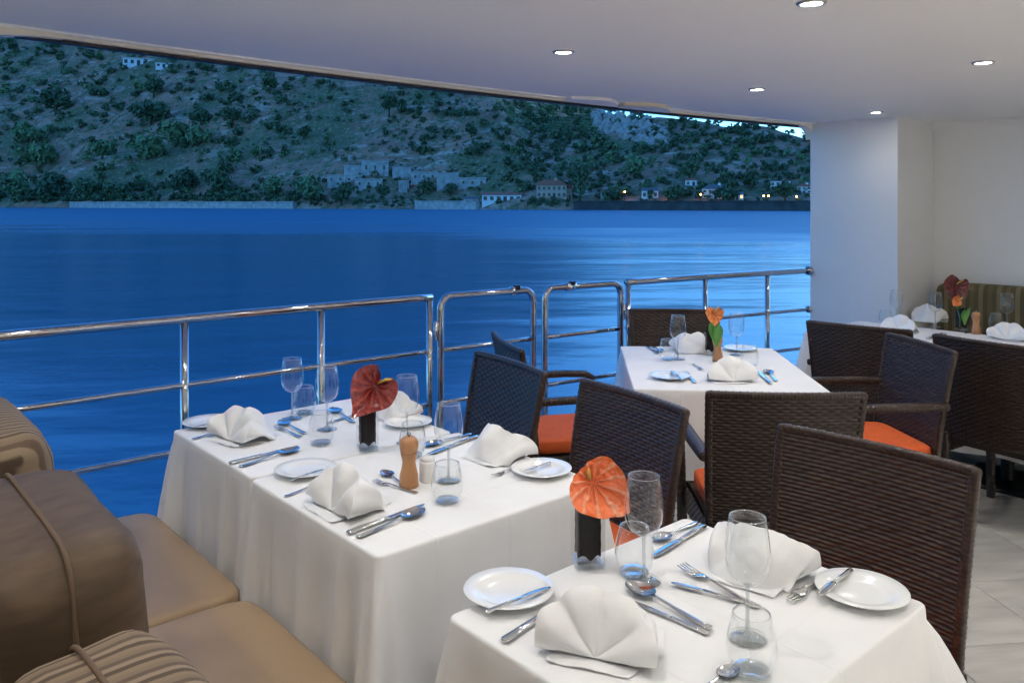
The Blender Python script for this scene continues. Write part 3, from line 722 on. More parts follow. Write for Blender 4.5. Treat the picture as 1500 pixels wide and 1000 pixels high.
for p, q in (((-.25, .22), (.25, .22)), ((.25, .22), (.245, -.23)), ((-.245, -.23), (-.25, .22))):
    add_part('apron', weave(ap(q, p) , 22, 8, .004, .008), M_WICK)
add_part('seat_base', (MB().box((-.238,-.235,.37), (.238,.21,.418)).v, MB().box((-.238,-.235,.37), (.238,.21,.418)).f), M_WICK2, False)
v, f = squad(.230, .228, .034, .3, .22, 48, 14, 'z', .02); add_part('seat_cushion', ([(p[0], p[1]-.01, p[2]+.452) for p in v], f), M_ORANGE)
for s in (-1, 1):
    add_part('armrest', wrapped([(s*.262, -.262, .668), (s*.272, -.1, .672), (s*.276, .08, .672), (s*.276, .19, .665), (s*.276, .225, .645), (s*.274, .232, .60)], .022, .016), M_WICK)
    add_part('leg', wrapped([(s*.274, .232, .60), (s*.266, .225, .3), (s*.262, .222, 0)], .019, .019, .014, 10), M_WICK2)
    add_part('leg', wrapped([(s*.243, -.232, .42), (s*.245, -.25, .2), (s*.247, -.275, 0)], .019, .019, .014, 10), M_WICK2)
add_part('front_leg', wrapped([(-.235, .21, .34), (-.24, .215, 0)], .019, .019, .014, 10), M_WICK2); add_part('front_leg', wrapped([(.235, .21, .34), (.24, .215, 0)], .019, .019, .014, 10), M_WICK2)
def chair(label, L, Rr, arms=True):
    """L, Rr: the two top corners of the back (plan), as the sitter's left and right"""
    L = Vector(L[:2]); Rr = Vector(Rr[:2]); x = (Rr-L).normalized(); c = (L+Rr)/2; yv = Vector((-x.y, x.x))
    o = c+yv*.30
    t = thing('wicker_armchair' if arms else 'wicker_chair', label, 'chair', (o.x, o.y, 0), math.atan2(x.y, x.x), 'brown wicker chairs')
    for nm, ms in CH.items():
        for i, me in enumerate(ms):
            if arms and nm == 'front_leg' or not arms and (nm == 'armrest' or nm == 'leg' and i % 2 == 0): continue
            obj('leg' if nm == 'front_leg' else nm, me, None, t)
    return t
ZT = .90
def c2(l, r): return spot(*l, ZT), spot(*r, ZT)
chair('wicker chair at the laid long table, nearest the railing gate', *c2((697,515), (800,548))[::-1], arms=False)
chair('wicker chair at the laid long table, behind the coral flower', *c2((852,556), (1008,603))[::-1], arms=False)
chair('wicker armchair seen from its side, left of the square table', (-.095, 4.10), (.045, 3.57))
chair('wicker armchair facing the camera behind the square table, by the railing', (1.21, 4.92), (.75, 4.95))
chair('wicker armchair with its back to the camera before the square table', *c2((1050,575), (1253,577)))
chair('wicker armchair with blue sheen and orange seat right of the square table', (1.92, 3.53), (1.87, 4.06))
chair('wicker armchair at the far table, its back beside the white column', *c2((1191,471), (1326,484)))
chair('wicker armchair cut by the right edge of the photo', *c2((1369,490), (1540,514)))
chair('large wicker chair at the front table, nearest the camera', *c2((1152,625), (1420,686))[::-1], arms=False)
# ================================================================== tables and cloths
def table(label, cx, cy, rz, w, d):
    t = thing('dining_table', label, 'table', (cx, cy, 0), rz, 'dining tables under cloths')
    obj('tabletop', MB().box((-w/2+.02,-d/2+.02,.70), (w/2-.02,d/2-.02,.742), .004).mesh('tabletop', False), M_TABLE, t)
    obj('column', MB().lathe([(.034,.02),(.034,.70)], 18).mesh('column'), M_BLACK, t)
    obj('base', MB().box((-.22,-.22,.0), (.22,.22,.018), .004).mesh('base', False), M_BLACK, t)
def cloth(label, cx, cy, rz, w, d, drop, seed, still=(), zt=.75, push=(), fl=1.):
    """still: sides without flare (0 right, 1 back, 2 left, 3 front)"""
    r = .02; per = []; w2, d2 = w/2, d/2
    sides = [((w2,-d2+r),(w2,d2-r),(1,0)), ((w2-r,d2),(-w2+r,d2),(0,1)), ((-w2,d2-r),(-w2,-d2+r),(-1,0)), ((-w2+r,-d2),(w2-r,-d2),(0,-1))]
    for k, (p, q, n) in enumerate(sides):
        m = 44
        for i in range(m):
            t = i/m; per.append(((p[0]+(q[0]-p[0])*t, p[1]+(q[1]-p[1])*t), n, k, t))
        n2 = sides[(k+1)%4][2]; c = {0:(w2-r,d2-r),1:(-w2+r,d2-r),2:(-w2+r,-d2+r),3:(w2-r,-d2+r)}[k]
        for i in range(10):
            t = i/10*PI/2; nn = (n[0]*math.cos(t)+n2[0]*math.sin(t), n[1]*math.cos(t)+n2[1]*math.sin(t)); per.append(((c[0]+r*nn[0], c[1]+r*nn[1]), nn, k+.5, i/10))
    g = random.Random(seed); ph = [g.uniform(0, 6) for _ in range(8)]; amps = [g.uniform(.6, 1.2) for _ in range(8)]
    def off(k, t):
        if isinstance(k, float):
            a, b = int(k-.5), int(k+.5) % 4; st = (a in still)+(b in still)
            return (fl if k == 3.5 else 1)*(.085+.02*math.cos((t-.5)*9))*(1 if st == 0 else .6)*(.5+.5*math.sin(PI*(.15+.7*t)))
        if k in still: return .001
        e = min(t, 1-t); cor = math.exp(-(e/.06)**2)
        if k in push: return -.115*min(1, max(0, (e-.02)/.12))+.05*math.exp(-(e/.05)**2)
        fold = .022*amps[k]*(1-abs(math.sin(t*PI*(2.2+.5*k)+ph[k])))**2.2-.008+.006*math.sin(t*PI*2*4.3+ph[k+4])
        dip = -.012*math.exp(-((e-.16)/.06)**2)
        l = 1.
        if ((k+1) % 4 in still and t > .5) or ((k-1) % 4 in still and t < .5): l = .8
        return .018+fold*min(1, e/.15)+dip+cor*.055*l
    v = []; f = []; n = len(per)
    rows = [(-.018, 0), (-.008, 0), (-.003, -.0008), (-.0006, -.003), (.0008, -.008), (.0025, -.03)]
    for o, z in rows:
        for (p, nn, k, t) in per: v.append((p[0]+nn[0]*o, p[1]+nn[1]*o, zt+z))
    D = 16
    for j in range(1, D+1):
        q = j/D; z = zt-.03-(drop-.03)*q
        for (p, nn, k, t) in per:
            o = .0025+off(k, t)*(q**.8); hem = .008*math.sin(t*9+ph[0]) if j == D else 0
            v.append((p[0]+nn[0]*o, p[1]+nn[1]*o, z+hem))
    R_ = len(rows)+D
    for j in range(R_-1):
        for i in range(n): q = (i+1)%n; f.append((j*n+i, j*n+q, (j+1)*n+q, (j+1)*n+i)[::-1])
    # top: inner rings then centre
    k0 = len(v); c = k0
    for sc in (.66, .33):
        for (p, nn, k, t) in per: v.append(((p[0]-nn[0]*.018)*sc, (p[1]-nn[1]*.018)*sc, zt))
    v.append((0, 0, zt))
    for i in range(n):
        q = (i+1)%n; f += [(i, q, k0+q, k0+i), (k0+i, k0+q, k0+n+q, k0+n+i), (k0+n+i, k0+n+q, len(v)-1)]
    o = obj('tablecloth', mesh('tablecloth', v, f), M_CLOTH, loc=(cx, cy, 0), rot=(0, 0, rz), label=label, cat='tablecloth', group='white tablecloths')
    return o
def abtab(name, clabel, a0, a1, b0, b1, seed, still=(), push=(), fl=1., zt=.75):
    c = ab((a0+a1)/2, (b0+b1)/2); table(name, c.x, c.y, PHI, a1-a0, b1-b0); cloth(clabel, c.x, c.y, PHI, a1-a0, b1-b0, .56, seed, still, push=push, fl=fl, zt=zt)
abtab('table at the railing end of the long laid pair', 'white cloth on the table at the railing end of the long laid pair', .99, 1.72, 2.285, 2.95, 3, (3,), (0,))
abtab('near table of the long laid pair, with the red flower', 'white cloth on the near table of the long laid pair', .982, 1.733, 1.585, 2.272, 5, (1,), (0,), zt=.7506)
abtab('front table nearest the camera, with the coral flower', 'white cloth on the front table nearest the camera', .945, 1.70, .68, 1.275, 9, (), (0,), 2.4)
abtab('far table at the right, left half by the column', 'white cloth on the far right table, half by the column', 4.68, 5.42, 1.945, 2.62, 11, (3,), (2,))
abtab('far table at the right, half cut by the photo edge', 'white cloth on the far right table, half at the photo edge', 4.68, 5.42, 1.26, 1.937, 12, (1,), (2,))
table('square table standing turned near the railing gate', .978, 4.005, R(-4.5), .83, 1.06)
cloth('white cloth on the square table near the railing gate', .978, 4.005, R(-4.5), .83, 1.06, .56, 21, push=(1,))
# ================================================================== tableware
Z = .7513
BOWL = MB().lathe([(.0045,.098),(.016,.101),(.029,.110),(.038,.126),(.0415,.147),(.0405,.172),(.037,.198),(.0335,.222),(.0325,.2222)], 36).mesh('bowl')
RIMW = MB().lathe([(.0325,.2215),(.0338,.2225),(.0333,.2235),(.0322,.2228)], 36).mesh('rim')
STEM = MB().lathe([(.0005,.0008),(.036,.001),(.0365,.0022),(.022,.0042),(.008,.0085),(.0042,.016),(.0036,.04),(.0036,.08),(.0045,.094),(.0062,.0985),(.0005,.1005)], 30).mesh('stem')
TUMB = MB().lathe([(.0305,.0085),(.038,.018),(.0425,.036),(.0432,.05),(.040,.072),(.0345,.094),(.032,.104),(.0312,.104)], 36).mesh('bowl')
TBASE = MB().lathe([(.0005,.0006),(.027,.0006),(.031,.003),(.0318,.007),(.030,.009),(.018,.0062),(.0005,.0055)], 30).mesh('glass_base')
def glass_variant(nm, base, mul=.9, tr=(.965, .975, .975)):
    g = M_GLASS.copy(); g.name = nm
    for nd in g.node_tree.nodes:
        if nd.type == 'MATH' and nd.operation == 'MULTIPLY_ADD': nd.inputs[1].default_value = mul; nd.inputs[2].default_value = base
        if nd.type == 'BSDF_TRANSPARENT': nd.inputs[0].default_value = (*tr, 1)
    return g
M_RIM = glass_variant('glass_rim', .5, .5, (.8, .82, .82)); M_STEMG = glass_variant('glass_stem', .16, .8, (.80, .83, .84))
for me, m in ((BOWL, M_GLASS), (RIMW, M_RIM), (STEM, M_STEMG), (TUMB, M_GLASS), (TBASE, M_STEMG)): me.materials.append(m)
TRIM_ = MB().lathe([(.0312,.1032),(.0325,.104),(.032,.1052),(.0308,.1045)], 36).mesh('rim'); TRIM_.materials.append(M_RIM)
def wine(label, px, py, s=1.0, z=Z):
    t = thing('wine_glass', label, 'wine glass', spot(px, py, z), 0, 'wine glasses', s); obj('bowl', BOWL, None, t); obj('rim', RIMW, None, t); obj('stem', STEM, None, t)
def tumbler(label, px, py, s=1.0, z=Z):
    t = thing('water_tumbler', label, 'tumbler', spot(px, py, z), 0, 'water tumblers', s); obj('bowl', TUMB, None, t); obj('rim', TRIM_, None, t); obj('glass_base', TBASE, None, t)
PLATE = MB().lathe([(.0005,.003),(.045,.003),(.056,.0045),(.064,.010),(.0895,.0155),(.0905,.0165),(.0895,.0175),(.064,.0125),(.056,.008),(.045,.006),(.0005,.006)][::1], 48)
PL = PLATE.mesh('bread_plate'); PF = MB().lathe([(.046,.0),(.05,.0),(.05,.0042),(.046,.0042),(.046,.0)], 40).mesh('foot_ring')
PL.materials.append(M_PORC); PF.materials.append(M_PORC)
def plate_(label, px, py, s=1.0, z=Z):
    t = thing('bread_plate', label, 'plate', spot(px, py, z), 0, 'white bread plates', s); obj('dish', PL, None, t); obj('foot_ring', PF, None, t)
# cutlery: along +x from handle end to head, real sizes
def spoon_bowl(L0, L1, w, depth, z0):
    def fn(u, v):
        an = 2*PI*u; r = v; cx = (L0+L1)/2; x = math.cos(an)*(L1-L0)/2; y = math.sin(an)*w*(1-.12*math.cos(an))
        return (cx+x*r, y*r, z0-depth*(1-r*r)+.0012)
    b = MB().grid(fn, 28, 7, True)
    b.grid(lambda u, v: tuple(np.array(fn(u, v))-np.array((0, 0, .0013))), 28, 7, True); return b
HANDLE = MB().loft([(0,.004,.0012,.004),(.004,.0085,.0016,.004),(.03,.0078,.0017,.0035),(.08,.0045,.0017,.006),(.115,.0032,.0018,.0085),(.128,.0036,.0018,.009)])
C_SPOON = dict(len=.19, parts=[('handle', HANDLE), ('spoon_bowl', spoon_bowl(.126, .19, .021, .0085, .0095))])
fk = MB().loft([(.125,.0034,.0016,.009),(.135,.009,.0013,.0075),(.145,.0122,.0011,.0055),(.152,.0125,.0011,.005)])
for k in range(4):
    y = -.0105+.007*k; b_ = MB().loft([(.150,.0024,.0011,.005),(.17,.0021,.001,.0058),(.192,.0010,.0007,.009)], 6); fk.add([(p[0], p[1]+y, p[2]) for p in b_.v], b_.f)
C_FORK = dict(len=.192, parts=[('handle', HANDLE), ('fork_head', fk)])
C_KNIFE = dict(len=.225, parts=[('handle', MB().loft([(0,.005,.003,.005),(.004,.0088,.0042,.005),(.05,.0078,.0042,.005),(.10,.0065,.0038,.005),(.106,.005,.003,.005)])),
    ('blade', MB().loft([(.105,.005,.0018,.005),(.118,.0085,.0011,.005),(.17,.0095,.001,.005),(.205,.0085,.0008,.005),(.218,.005,.0007,.0055),(.225,.001,.0005,.006)]))])
C_BUTTER = dict(len=.155, parts=[('handle', MB().loft([(0,.004,.0022,.004),(.004,.0065,.0028,.004),(.05,.0052,.0026,.0055),(.085,.0036,.0022,.007)])),
    ('blade', MB().loft([(.083,.0036,.0018,.007),(.092,.0085,.0011,.006),(.125,.0092,.001,.0055),(.146,.007,.0008,.0055),(.155,.0015,.0006,.0055)]))])
for C_, nm in ((C_SPOON, 'spoon'), (C_FORK, 'fork'), (C_KNIFE, 'knife'), (C_BUTTER, 'butter_knife')):
    C_['name'] = nm; C_['me'] = [(n_, b.mesh(n_)) for n_, b in C_['parts']]
    for _, me in C_['me']: me.materials.append(M_SILVER)
def cut(C_, label, tail, head, dz=0., smax=1.15, smin=.75):
    p, q = spot(*tail, Z+dz), spot(*head, Z+dz); d = q-p; s = min(smax, max(smin, d.length/C_['len']))
    c = (p+q)/2; u = d.normalized(); p = c-u*C_['len']*s/2
    t = thing(C_['name'], label, C_['name'].replace('_', ' '), p, math.atan2(u.y, u.x), 'silver cutlery', s)
    for n_, me in C_['me']: obj(n_, me, None, t)
# napkins folded as standing fans
def napkin_mesh(seed):
    g = random.Random(seed); b = MB(); n = 60; m = 16; tilt = R(66+g.uniform(-6, 6)); ez = Vector((0, math.cos(tilt), math.sin(tilt))); en = Vector((0, -math.sin(tilt), math.cos(tilt)))
    ph = g.uniform(-.25, .25); nl = g.choice((3, 3, 4)); lob = [g.uniform(.8, 1.08) for _ in range(nl+1)]; cen = g.uniform(-.02, .02); dep = [g.uniform(.7, 1.3) for _ in range(nl+2)]
    def crinkle(p, k=1.):
        q = p*26; return Vector((vnoise(q.x+seed, q.y, q.z), vnoise(q.x, q.y+seed, q.z+9), vnoise(q.x+5, q.y, q.z+seed)))*(.0055*k)+Vector((0, 0, vnoise(p.x*60, p.y*60+seed, p.z*60)))*(.0016*k)
    def F(u, v):
        th = (u-.5)*2*R(86); w = min(max(u+ph*.1, 0), .9999)*nl; i = int(w); fr = w-i
        bul = math.sin(PI*fr)**.8                            # soft rolled lobes with a sharp valley between
        r = v*(.118+.01*bul)*(1-.10*(2*u-1)**2)*(1+.06*(lob[i]-1)*bul)
        pl = (.032*dep[i]*bul-.015)*v**1.1-.026*v**5*bul+.012*(v-v*v)
        p = Vector((cen, -.06, .004))+Vector((1.06, 0, 0))*(math.sin(th)*r)+ez*(max(.02, math.cos(th))*r*.98)+en*(pl+.035*v*v*math.sin(th)**2)
        p += crinkle(p, v); p.z = max(p.z, .003+.004*(1-v)); return p
    b.grid(F, n, m)
    def G(u, v):
        p = F(u, 1.); e = Vector((p.x*.8+.012*math.sin(u*9+seed), .08-.035*abs(u-.5)*2+.01*math.sin(11*u+seed), .003)); q = p.lerp(e, v)
        q += Vector((0, 1, .6))*(.024*math.sin(PI*v)*(.5+.5*math.cos(u*PI*4+seed)))+crinkle(q, math.sin(PI*v)); q.z = max(q.z, .003); return q
    b.grid(G, n, 10)
    g_ = g.uniform(-1, 1); sk = g.uniform(-.5, .5)
    def Fl(u, v):                                            # the folded tail lying on the cloth
        x = (u-.5)*.22+.02*g_; y = (v-.5)*.19; k = 1-.3*abs(v-.5)*2
        return Vector((x*k+sk*y*.4, y, .0016+.006*max(0, vnoise(x*18, y*18, seed))+.02*max(0, abs(u-.5)*2-.6)*max(0, math.sin(v*8+seed+u*3))))
    b.grid(Fl, 30, 20)
    me = b.mesh('napkin'); me.materials.append(M_NAP); return me
def napkin(label, px, py, rz, s=1.0, seed=1):
    o = obj('napkin', napkin_mesh(seed), None, loc=spot(px, py, Z), rot=(0, 0, rz), scale=s*.94, label=label, cat='napkin', group='fan-folded white napkins')
FACE_A = R(-48.9)                                            # fan opens towards the bench
FACE_B = R(131.1)                                            # fan opens towards the chairs
# pepper mill, salt
MILLB = MB().lathe([(.0005,0),(.026,0),(.0275,.003),(.0275,.012),(.0255,.0145),(.027,.018),(.026,.034),(.0205,.056),(.0185,.07),(.0205,.082),(.0235,.092),(.0235,.094),(.0215,.0955)], 32).mesh('body')
MILLH = MB().lathe([(.0215,.0958),(.0245,.098),(.0245,.102),(.0265,.108),(.0268,.122),(.024,.133),(.016,.1395),(.0005,.1405)], 32).mesh('head')
MILLK = MB().lathe([(.004,.1395),(.004,.143),(.0062,.145),(.0062,.150),(.003,.1525),(.0005,.153)], 16).mesh('knob')
SALTM = MB().lathe([(.0005,0),(.022,0),(.0235,.003),(.0235,.052),(.021,.060),(.0005,.0615)], 28).mesh('body'); SALTL = MB().lathe([(.0205,.0602),(.0215,.0625),(.0195,.068),(.012,.0715),(.0005,.0722)], 24).mesh('cap')
for me, m in ((MILLB, M_WOOD), (MILLH, M_WOOD), (MILLK, M_CHROME), (SALTM, M_SALT), (SALTL, M_SALT)): me.materials.append(m)
def mill(label, px, py, s=1.):
    t = thing('pepper_mill', label, 'pepper mill', spot(px, py, Z), 0, 'wooden pepper mills', s); obj('body', MILLB, None, t); h = obj('head', MILLH, None, t); obj('knob', MILLK, None, h)
def salt(label, px, py):
    t = thing('salt_shaker', label, 'salt shaker', spot(px, py, Z)); obj('body', SALTM, None, t); obj('cap', SALTL, None, t)
# vases and anthurium
VG = MB(); r0 = .031
for w0, z0, z1 in ((.031, .0, .135), (.0285, .010, .135)):
    pass
VG.add([(x*.031, y*.031, z) for z in (0, .135) for x, y in ((-1,-1),(1,-1),(1,1),(-1,1))], [(0,3,2,1),(0,1,5,4),(1,2,6,5),(2,3,7,6),(3,0,4,7)])
VGm = VG.mesh('glass_wall', False); vgm = M_GLASS.copy(); vgm.name = 'vase_glass'
for nd in vgm.node_tree.nodes:
    if nd.type == 'MATH' and nd.operation == 'MULTIPLY_ADD': nd.inputs[1].default_value = .3; nd.inputs[2].default_value = .012
VGm.materials.append(vgm)
VB = MB().box((-.0295,-.0295,.0015), (.0295,.0295,.014), .002).mesh('glass_foot', False); VB.materials.append(M_SOLIDGLASS)
def liner_fn(u, v):
    an = 2*PI*u; k = 1/max(abs(math.cos(an+.0)), abs(math.sin(an)), .74); r = .0268*k*.92
    z = .024+.006*math.sin(5*an)+v*(.122-.0)-(.0 if v else 0)
    return (r*math.cos(an)+.0006*math.sin(v*40), r*math.sin(an), min(z, .146+.004*math.sin(3*an)))
VL = MB().grid(liner_fn, 48, 10, True); VLm = VL.mesh('leaf_lining'); VLm.materials.append(M_LINER)
def vase(label, px, py, rz=0., s=1.):
    t = thing('flower_vase', label, 'vase', spot(px, py, Z), rz, 'square glass vases', s); obj('glass_wall', VGm, None, t); obj('glass_foot', VB, None, t); obj('leaf_lining', VLm, None, t)
def spathe(w, h, vein, seed, hk=.6):
    def out(t):
        x = 16*math.sin(t)**3/16.5; y = (13*math.cos(t)-5*math.cos(2*t)-2*math.cos(3*t)-math.cos(4*t))/14.5
        x = hk*x+(1-hk)*math.sin(t); y = hk*y+(1-hk)*math.cos(t)
        return x*(1+.035*math.sin(5*t+seed)+.02*math.sin(11*t)), y*(1+.035*math.sin(4*t+seed)+.02*math.sin(13*t))
    def fn(u, v):
        t = 2*PI*u; x, y = out(t); cx, cy = 0, .22
        r = v; X = (cx+(x-cx)*r)*w/2; Y = (cy+(y-cy)*r)*h/2
        an = math.atan2(y-cy, x)
        d = -.020*r*r+.012*r**3*math.sin(2*t+seed)+1.0*vein*math.sin(PI*r**.8)*(1-2*abs(math.cos(an*5.5+.3*math.sin(r*9))))*(1 if r > .05 else 0)+vein*.5*math.sin(r*24+an*3)*r*(1-r)*2
        return (X, d-.0, Y)
    b = MB().grid(fn, 110, 22, True); me = b.mesh('spathe'); return me
def flower(label, px, py, z, w, h, m, rz, tilt, roll, dist_px, seed=1, sp=.055, hk=.6):
    base = spot(*dist_px, Z); d = base.y; c = Vector(((px-750)/FPX*d, d-.012, EYE-(py-HZ)/FPX*d))
    t = thing('anthurium', label, 'flower', (base.x, base.y, Z+.03), 0, 'anthurium flowers')
    me = spathe(w, h, .0036 if hk < .7 else .0055, seed, hk); me.materials.append(m)
    loc = c-Vector((base.x, base.y, Z+.03))
    E = (tilt, roll, rz)
    s_ = obj('spathe', me, None, t, loc, E); s_.data.materials[0] = m
    mm = Matrix.Translation(loc) @ __import__('mathutils').Euler(E).to_matrix().to_4x4()
    p0 = mm @ Vector((0, -.002, .022*h/.13)); p1 = mm @ Vector((sp*.25, -.022, .022*h/.13+sp*.5)); p2 = mm @ Vector((sp*.55, -.026, .02+sp*.95))
    obj('spadix', MB().tube([p0, p0.lerp(p1, .5), p1, p1.lerp(p2, .6), p2], [.0034,.0045,.0042,.0036,.0014], 10).mesh('spadix'), M_SPADIX, t)
    q = mm @ Vector((0, .012, .02)); obj('stem', MB().tube([(0,0,0),(.002,.002,.05),q*.6+Vector((0,.012,.02)),q], .0028, 8).mesh('stem'), M_STEM, t)
    return t
def petal_mat(name, c1, c2):
    m = mat(name, c1, .2, spec=.6, Coat_Weight=.5); t = m.node_tree; n = t.nodes; L = t.links; p = n['Principled BSDF']
    tc = n.new('ShaderNodeTexCoord'); sx = n.new('ShaderNodeSeparateXYZ'); L.new(tc.outputs['Object'], sx.inputs[0])
    zo = n.new('ShaderNodeMath'); zo.operation = 'SUBTRACT'; zo.inputs[1].default_value = .016; L.new(sx.outputs[2], zo.inputs[0])
    at = n.new('ShaderNodeMath'); at.operation = 'ARCTAN2'; L.new(zo.outputs[0], at.inputs[0]); L.new(sx.outputs[0], at.inputs[1])
    nz = n.new('ShaderNodeTexNoise'); nz.inputs['Scale'].default_value = 45; nz.inputs['Detail'].default_value = 3; L.new(tc.outputs['Object'], nz.inputs[0])
    m1 = n.new('ShaderNodeMath'); m1.operation = 'MULTIPLY_ADD'; m1.inputs[1].default_value = 4.0; L.new(nz.outputs[0], m1.inputs[0])
    m0 = n.new('ShaderNodeMath'); m0.operation = 'MULTIPLY'; m0.inputs[1].default_value = 11.; L.new(at.outputs[0], m0.inputs[0]); L.new(m0.outputs[0], m1.inputs[2])
    sn = n.new('ShaderNodeMath'); sn.operation = 'SINE'; L.new(m1.outputs[0], sn.inputs[0])
    mr = n.new('ShaderNodeMapRange'); mr.inputs[1].default_value = .45; mr.inputs[2].default_value = 1.; L.new(sn.outputs[0], mr.inputs[0])
    mx = n.new('ShaderNodeMix'); mx.data_type = 'RGBA'; mx.inputs[6].default_value = (*c1, 1); mx.inputs[7].default_value = (*c2, 1); L.new(mr.outputs[0], mx.inputs[0]); L.new(mx.outputs[2], p.inputs['Base Color'])
    b = n.new('ShaderNodeBump'); b.inputs['Strength'].default_value = .75; b.inputs['Distance'].default_value = .003; 
    pk = n.new('ShaderNodeTexVoronoi'); pk.inputs['Scale'].default_value = 75; L.new(tc.outputs['Object'], pk.inputs[0])
    pa = n.new('ShaderNodeMath'); pa.operation = 'MULTIPLY_ADD'; pa.inputs[1].default_value = -2.2; L.new(pk.outputs[0], pa.inputs[0]); L.new(mr.outputs[0], pa.inputs[2]); L.new(pa.outputs[0], b.inputs['Height']); L.new(b.outputs[0], p.inputs['Normal'])
    return m
M_CORAL = petal_mat('coral_petal', (.95,.20,.06), (.96,.38,.2)); M_RED = petal_mat('dark_red_petal', (.23,.010,.008), (.36,.03,.016)); M_MAROON = petal_mat('maroon_petal', (.13,.008,.012), (.09,.006,.008))
M_ORPET = petal_mat('orange_petal', (.85,.26,.07), (.8,.36,.14))
# ---------------- front table
plate_('bread plate with butter knife at the left of the front table', 745, 872, 1.02)
cut(C_BUTTER, 'butter knife on the left bread plate of the front table', (712,899), (806,863), .012)
cut(C_KNIFE, 'fork handle end beside the left plate of the front table'.replace('fork handle end', 'knife'), (737,942), (850,868))
napkin('fan napkin nearest the camera on the front table', 893, 946, R(-20), 1.0, 15)
vase('square vase with dark lining holding the coral flower', 861, 826, R(10))
flower('coral anthurium on the front table', 876, 710, 0, .130, .152, M_CORAL, R(14), R(-12), R(-48), (861,826), 2, .03, .42)
tumbler('tumbler beside the coral flower on the front table', 929, 840, .98)
wine('wine glass beside the coral flower on the front table', 943, 851)
wine('large wine glass in the middle foreground of the front table', 1095, 934)
tumbler('tumbler in the foreground below the large wine glass', 1101, 985, .98)
cut(C_SPOON, 'spoon right of the foreground fan napkin', (1042,923), (918,858), 0.002)
cut(C_KNIFE, 'knife under the spoon right of the foreground fan napkin', (1038,930), (925,882))
cut(C_FORK, 'fork in the middle of the front table pointing left', (1112,892), (998,832))
cut(C_BUTTER, 'dessert knife beside the middle fork of the front table'.replace('dessert', 'small'), (1090,884), (983,856))
cut(C_SPOON, 'spoon at the back corner of the front table', (1022,766), (958,795))
cut(C_KNIFE, 'knife at the back edge of the front table', (1032,772), (955,818))
napkin('fan napkin before the large wicker chair on the front table', 1108, 838, FACE_B+R(12), 1.05, 8)
plate_('bread plate at the right corner of the front table', 1262, 872, 1.0)
cut(C_BUTTER, 'butter knife on the right bread plate of the front table', (1247,836), (1199,876), .012)
cut(C_FORK, 'fork left of the right bread plate on the front table', (1224,836), (1154,884))
cut(C_SPOON, 'spoon at the bottom edge of the photo on the front table', (1000,1030), (1080,980))
# ---------------- long laid pair
plate_('bread plate at the far left corner of the long table', 306, 622, 1.)
cut(C_BUTTER, 'butter knife on the far left bread plate of the long table', (284,627), (330,617), .012)
cut(C_FORK, 'fork beside the far left plate of the long table', (281,644), (345,627))
napkin('fan napkin at the far left of the long table', 358, 641, FACE_A+R(10), 1.03, 12)
cut(C_KNIFE, 'knife at the bench side of the railing-end table', (336,680), (437,655))
cut(C_SPOON, 'spoon beside the knife at the bench side of the railing-end table', (346,686), (442,658))
wine('wine glass at the far left of the long table', 428, 613)
wine('wine glass second from the left on the long table', 479, 629)
tumbler('tumbler behind the second wine glass of the long table', 446, 606)
tumbler('tumbler in front of the second wine glass of the long table', 471, 650)
cut(C_SPOON, 'teaspoon between the left tumblers of the long table'.replace('tea', 'dessert '), (448,636), (410,619))
cut(C_FORK, 'fork beside the dessert spoon near the left tumblers of the long table', (441,641), (404,626))
vase('square vase with dark lining holding the red flower', 538, 658, R(20))
flower('red anthurium on the long table', 545, 571, 0, .160, .180, M_RED, R(10), R(-8), R(38), (538,658), 5, .05, .8)
mill('wooden pepper mill on the long table', 599, 712, 1.0)
salt('white salt shaker beside the pepper mill on the long table', 626, 704)
wine('wine glass right of the red flower on the long table', 596, 648)
tumbler('tumbler behind the pepper mill on the long table', 604, 668)
wine('wine glass right of the pepper mill on the long table', 657, 704)
tumbler('tumbler at the near right of the long table', 655, 735)
napkin('fan napkin nearest the bench on the long table', 512, 741, FACE_A, 1.05, 40)
plate_('bread plate left of the near fan napkin of the long table', 448, 692, 1.)
cut(C_BUTTER, 'butter knife on the bread plate near the cloth seam', (430,703), (470,690), .012)
cut(C_FORK, 'fork below the bread plate near the cloth seam', (417,728), (480,706))
cut(C_KNIFE, 'knife at the near corner of the long table', (509,783), (622,741))
cut(C_SPOON, 'spoon at the near corner of the long table', (517,791), (626,748))
cut(C_SPOON, 'spoon left of the pepper mill on the long table', (600,716), (560,692))
cut(C_FORK, 'fork left of the pepper mill on the long table', (612,723), (548,706))
napkin('fan napkin before the chair at the near right of the long table', 728, 668, FACE_B, 1.0, 18)
plate_('bread plate at the right corner of the long table', 793, 692, 1.)
cut(C_BUTTER, 'butter knife on the right bread plate of the long table', (806,678), (768,692), .012)
cut(C_FORK, 'fork left of the right bread plate on the long table', (768,680), (722,699))
cut(C_KNIFE, 'knife left of the right fan napkin on the long table', (700,640), (625,668))
cut(C_SPOON, 'spoon left of the right fan napkin on the long table', (690,636), (622,656))
napkin('fan napkin behind the red flower on the long table', 574, 607, FACE_B, .95, 21)
plate_('bread plate behind the red flower on the long table', 598, 622, .95)
cut(C_KNIFE, 'knife left of the red flower on the long table', (530,606), (480,620))
cut(C_SPOON, 'spoon left of the red flower on the long table', (520,620), (484,600))
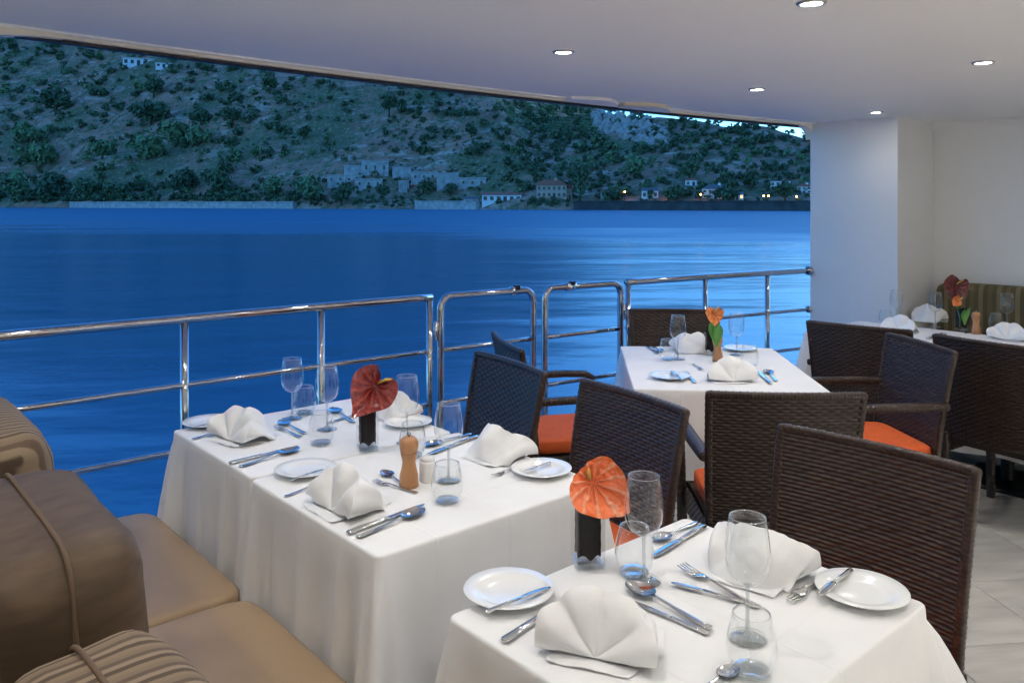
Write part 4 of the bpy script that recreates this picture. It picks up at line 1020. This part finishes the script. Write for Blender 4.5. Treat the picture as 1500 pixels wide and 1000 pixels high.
# ---------------- square table
plate_('bread plate at the near left corner of the square table', 981, 554, 1.)
cut(C_BUTTER, 'butter knife on the near left plate of the square table', (1000,558), (983,545), .012)
cut(C_FORK, 'fork beside the near left plate of the square table', (1019,562), (1003,546))
napkin('fan napkin at the front of the square table', 1064, 556, R(0), 1.0, 25)
napkin('fan napkin at the railing side of the square table', 1010, 514, R(180), 1.0, 28)
wine('left wine glass on the square table', 993, 526)
tumbler('left tumbler on the square table', 978, 527)
wine('right wine glass on the square table', 1079, 520)
tumbler('right tumbler on the square table', 1098, 537)
vase('square vase with dark lining on the square table', 1041, 519, 0)
flower('orange anthurium on the square table', 1044, 462, 0, .10, .11, M_ORPET, R(5), R(-10), R(10), (1041,519), 3, .035)
mill('wooden pepper mill on the square table', 1051, 529, .95)
plate_('bread plate at the far right corner of the square table', 1084, 513, 1.)
cut(C_KNIFE, 'knife at the right front of the square table', (1130,564), (1110,545))
cut(C_SPOON, 'spoon at the right front of the square table', (1141,563), (1120,541))
cut(C_KNIFE, 'knife at the far left corner of the square table', (948,508), (965,519))
cut(C_SPOON, 'spoon at the far left corner of the square table', (954,506), (969,517))
cut(C_FORK, 'fork left of the front napkin of the square table', (1015,533), (1029,543))
def sprig(label, px, py, hz, n, seed):
    base = spot(px, py, Z+.1); g = random.Random(seed)
    t = thing('leaf_sprig', label, 'leaves', base, 0, 'green sprigs')
    for k in range(n):
        an = g.uniform(-.5, .5); tip = Vector((math.sin(an)*hz*.5, g.uniform(-.01, .02), hz*g.uniform(.7, 1.))); w = hz*.17
        b = MB().grid(lambda u, v: tuple(tip*v+Vector((math.cos(an), .3, 0))*((u-.5)*2*w*math.sin(PI*min(1, .08+.9*v**1.6)))+Vector((0, .01*math.sin(PI*v)+.006*abs(u-.5), 0))), 4, 10)
        obj('leaf', b.mesh('leaf'), M_GREEN, t)
sprig('green leaf sprig behind the orange flower', 1050, 508, .13, 4, 2)
# ---------------- far table
napkin('fan napkin behind the column-side armchair on the far table', 1318, 484, FACE_A, .95, 31)
napkin('fan napkin at the banquette side of the far table', 1362, 470, FACE_B, 1.0, 33)
napkin('fan napkin at the right photo edge on the far table', 1480, 497, FACE_A, .95, 35)
wine('leftmost wine glass on the far table', 1313, 474)
tumbler('leftmost tumbler on the far table', 1297, 478)
wine('wine glass left of the maroon flower on the far table', 1370, 479)
wine('wine glass right of the pepper mill on the far table', 1475, 482)
tumbler('tumbler right of the pepper mill on the far table', 1459, 483)
vase('square vase with dark lining on the far table', 1408, 484, R(15), .95)
flower('maroon anthurium on the far table', 1397, 424, 0, .19, .21, M_MAROON, R(12), R(-5), R(18), (1408,484), 4, .05)
flower('small orange bloom under the maroon flower', 1398, 441, 0, .065, .07, M_ORPET, R(0), R(-10), R(40), (1406,486), 6, .02)
sprig('green leaf sprig beside the maroon flower', 1414, 476, .12, 3, 9)
mill('wooden pepper mill on the far table', 1430, 489, .95)
cut(C_KNIFE, 'knife before the maroon flower on the far table', (1358,497), (1378,489))
cut(C_SPOON, 'spoon before the maroon flower on the far table', (1364,500), (1388,488))
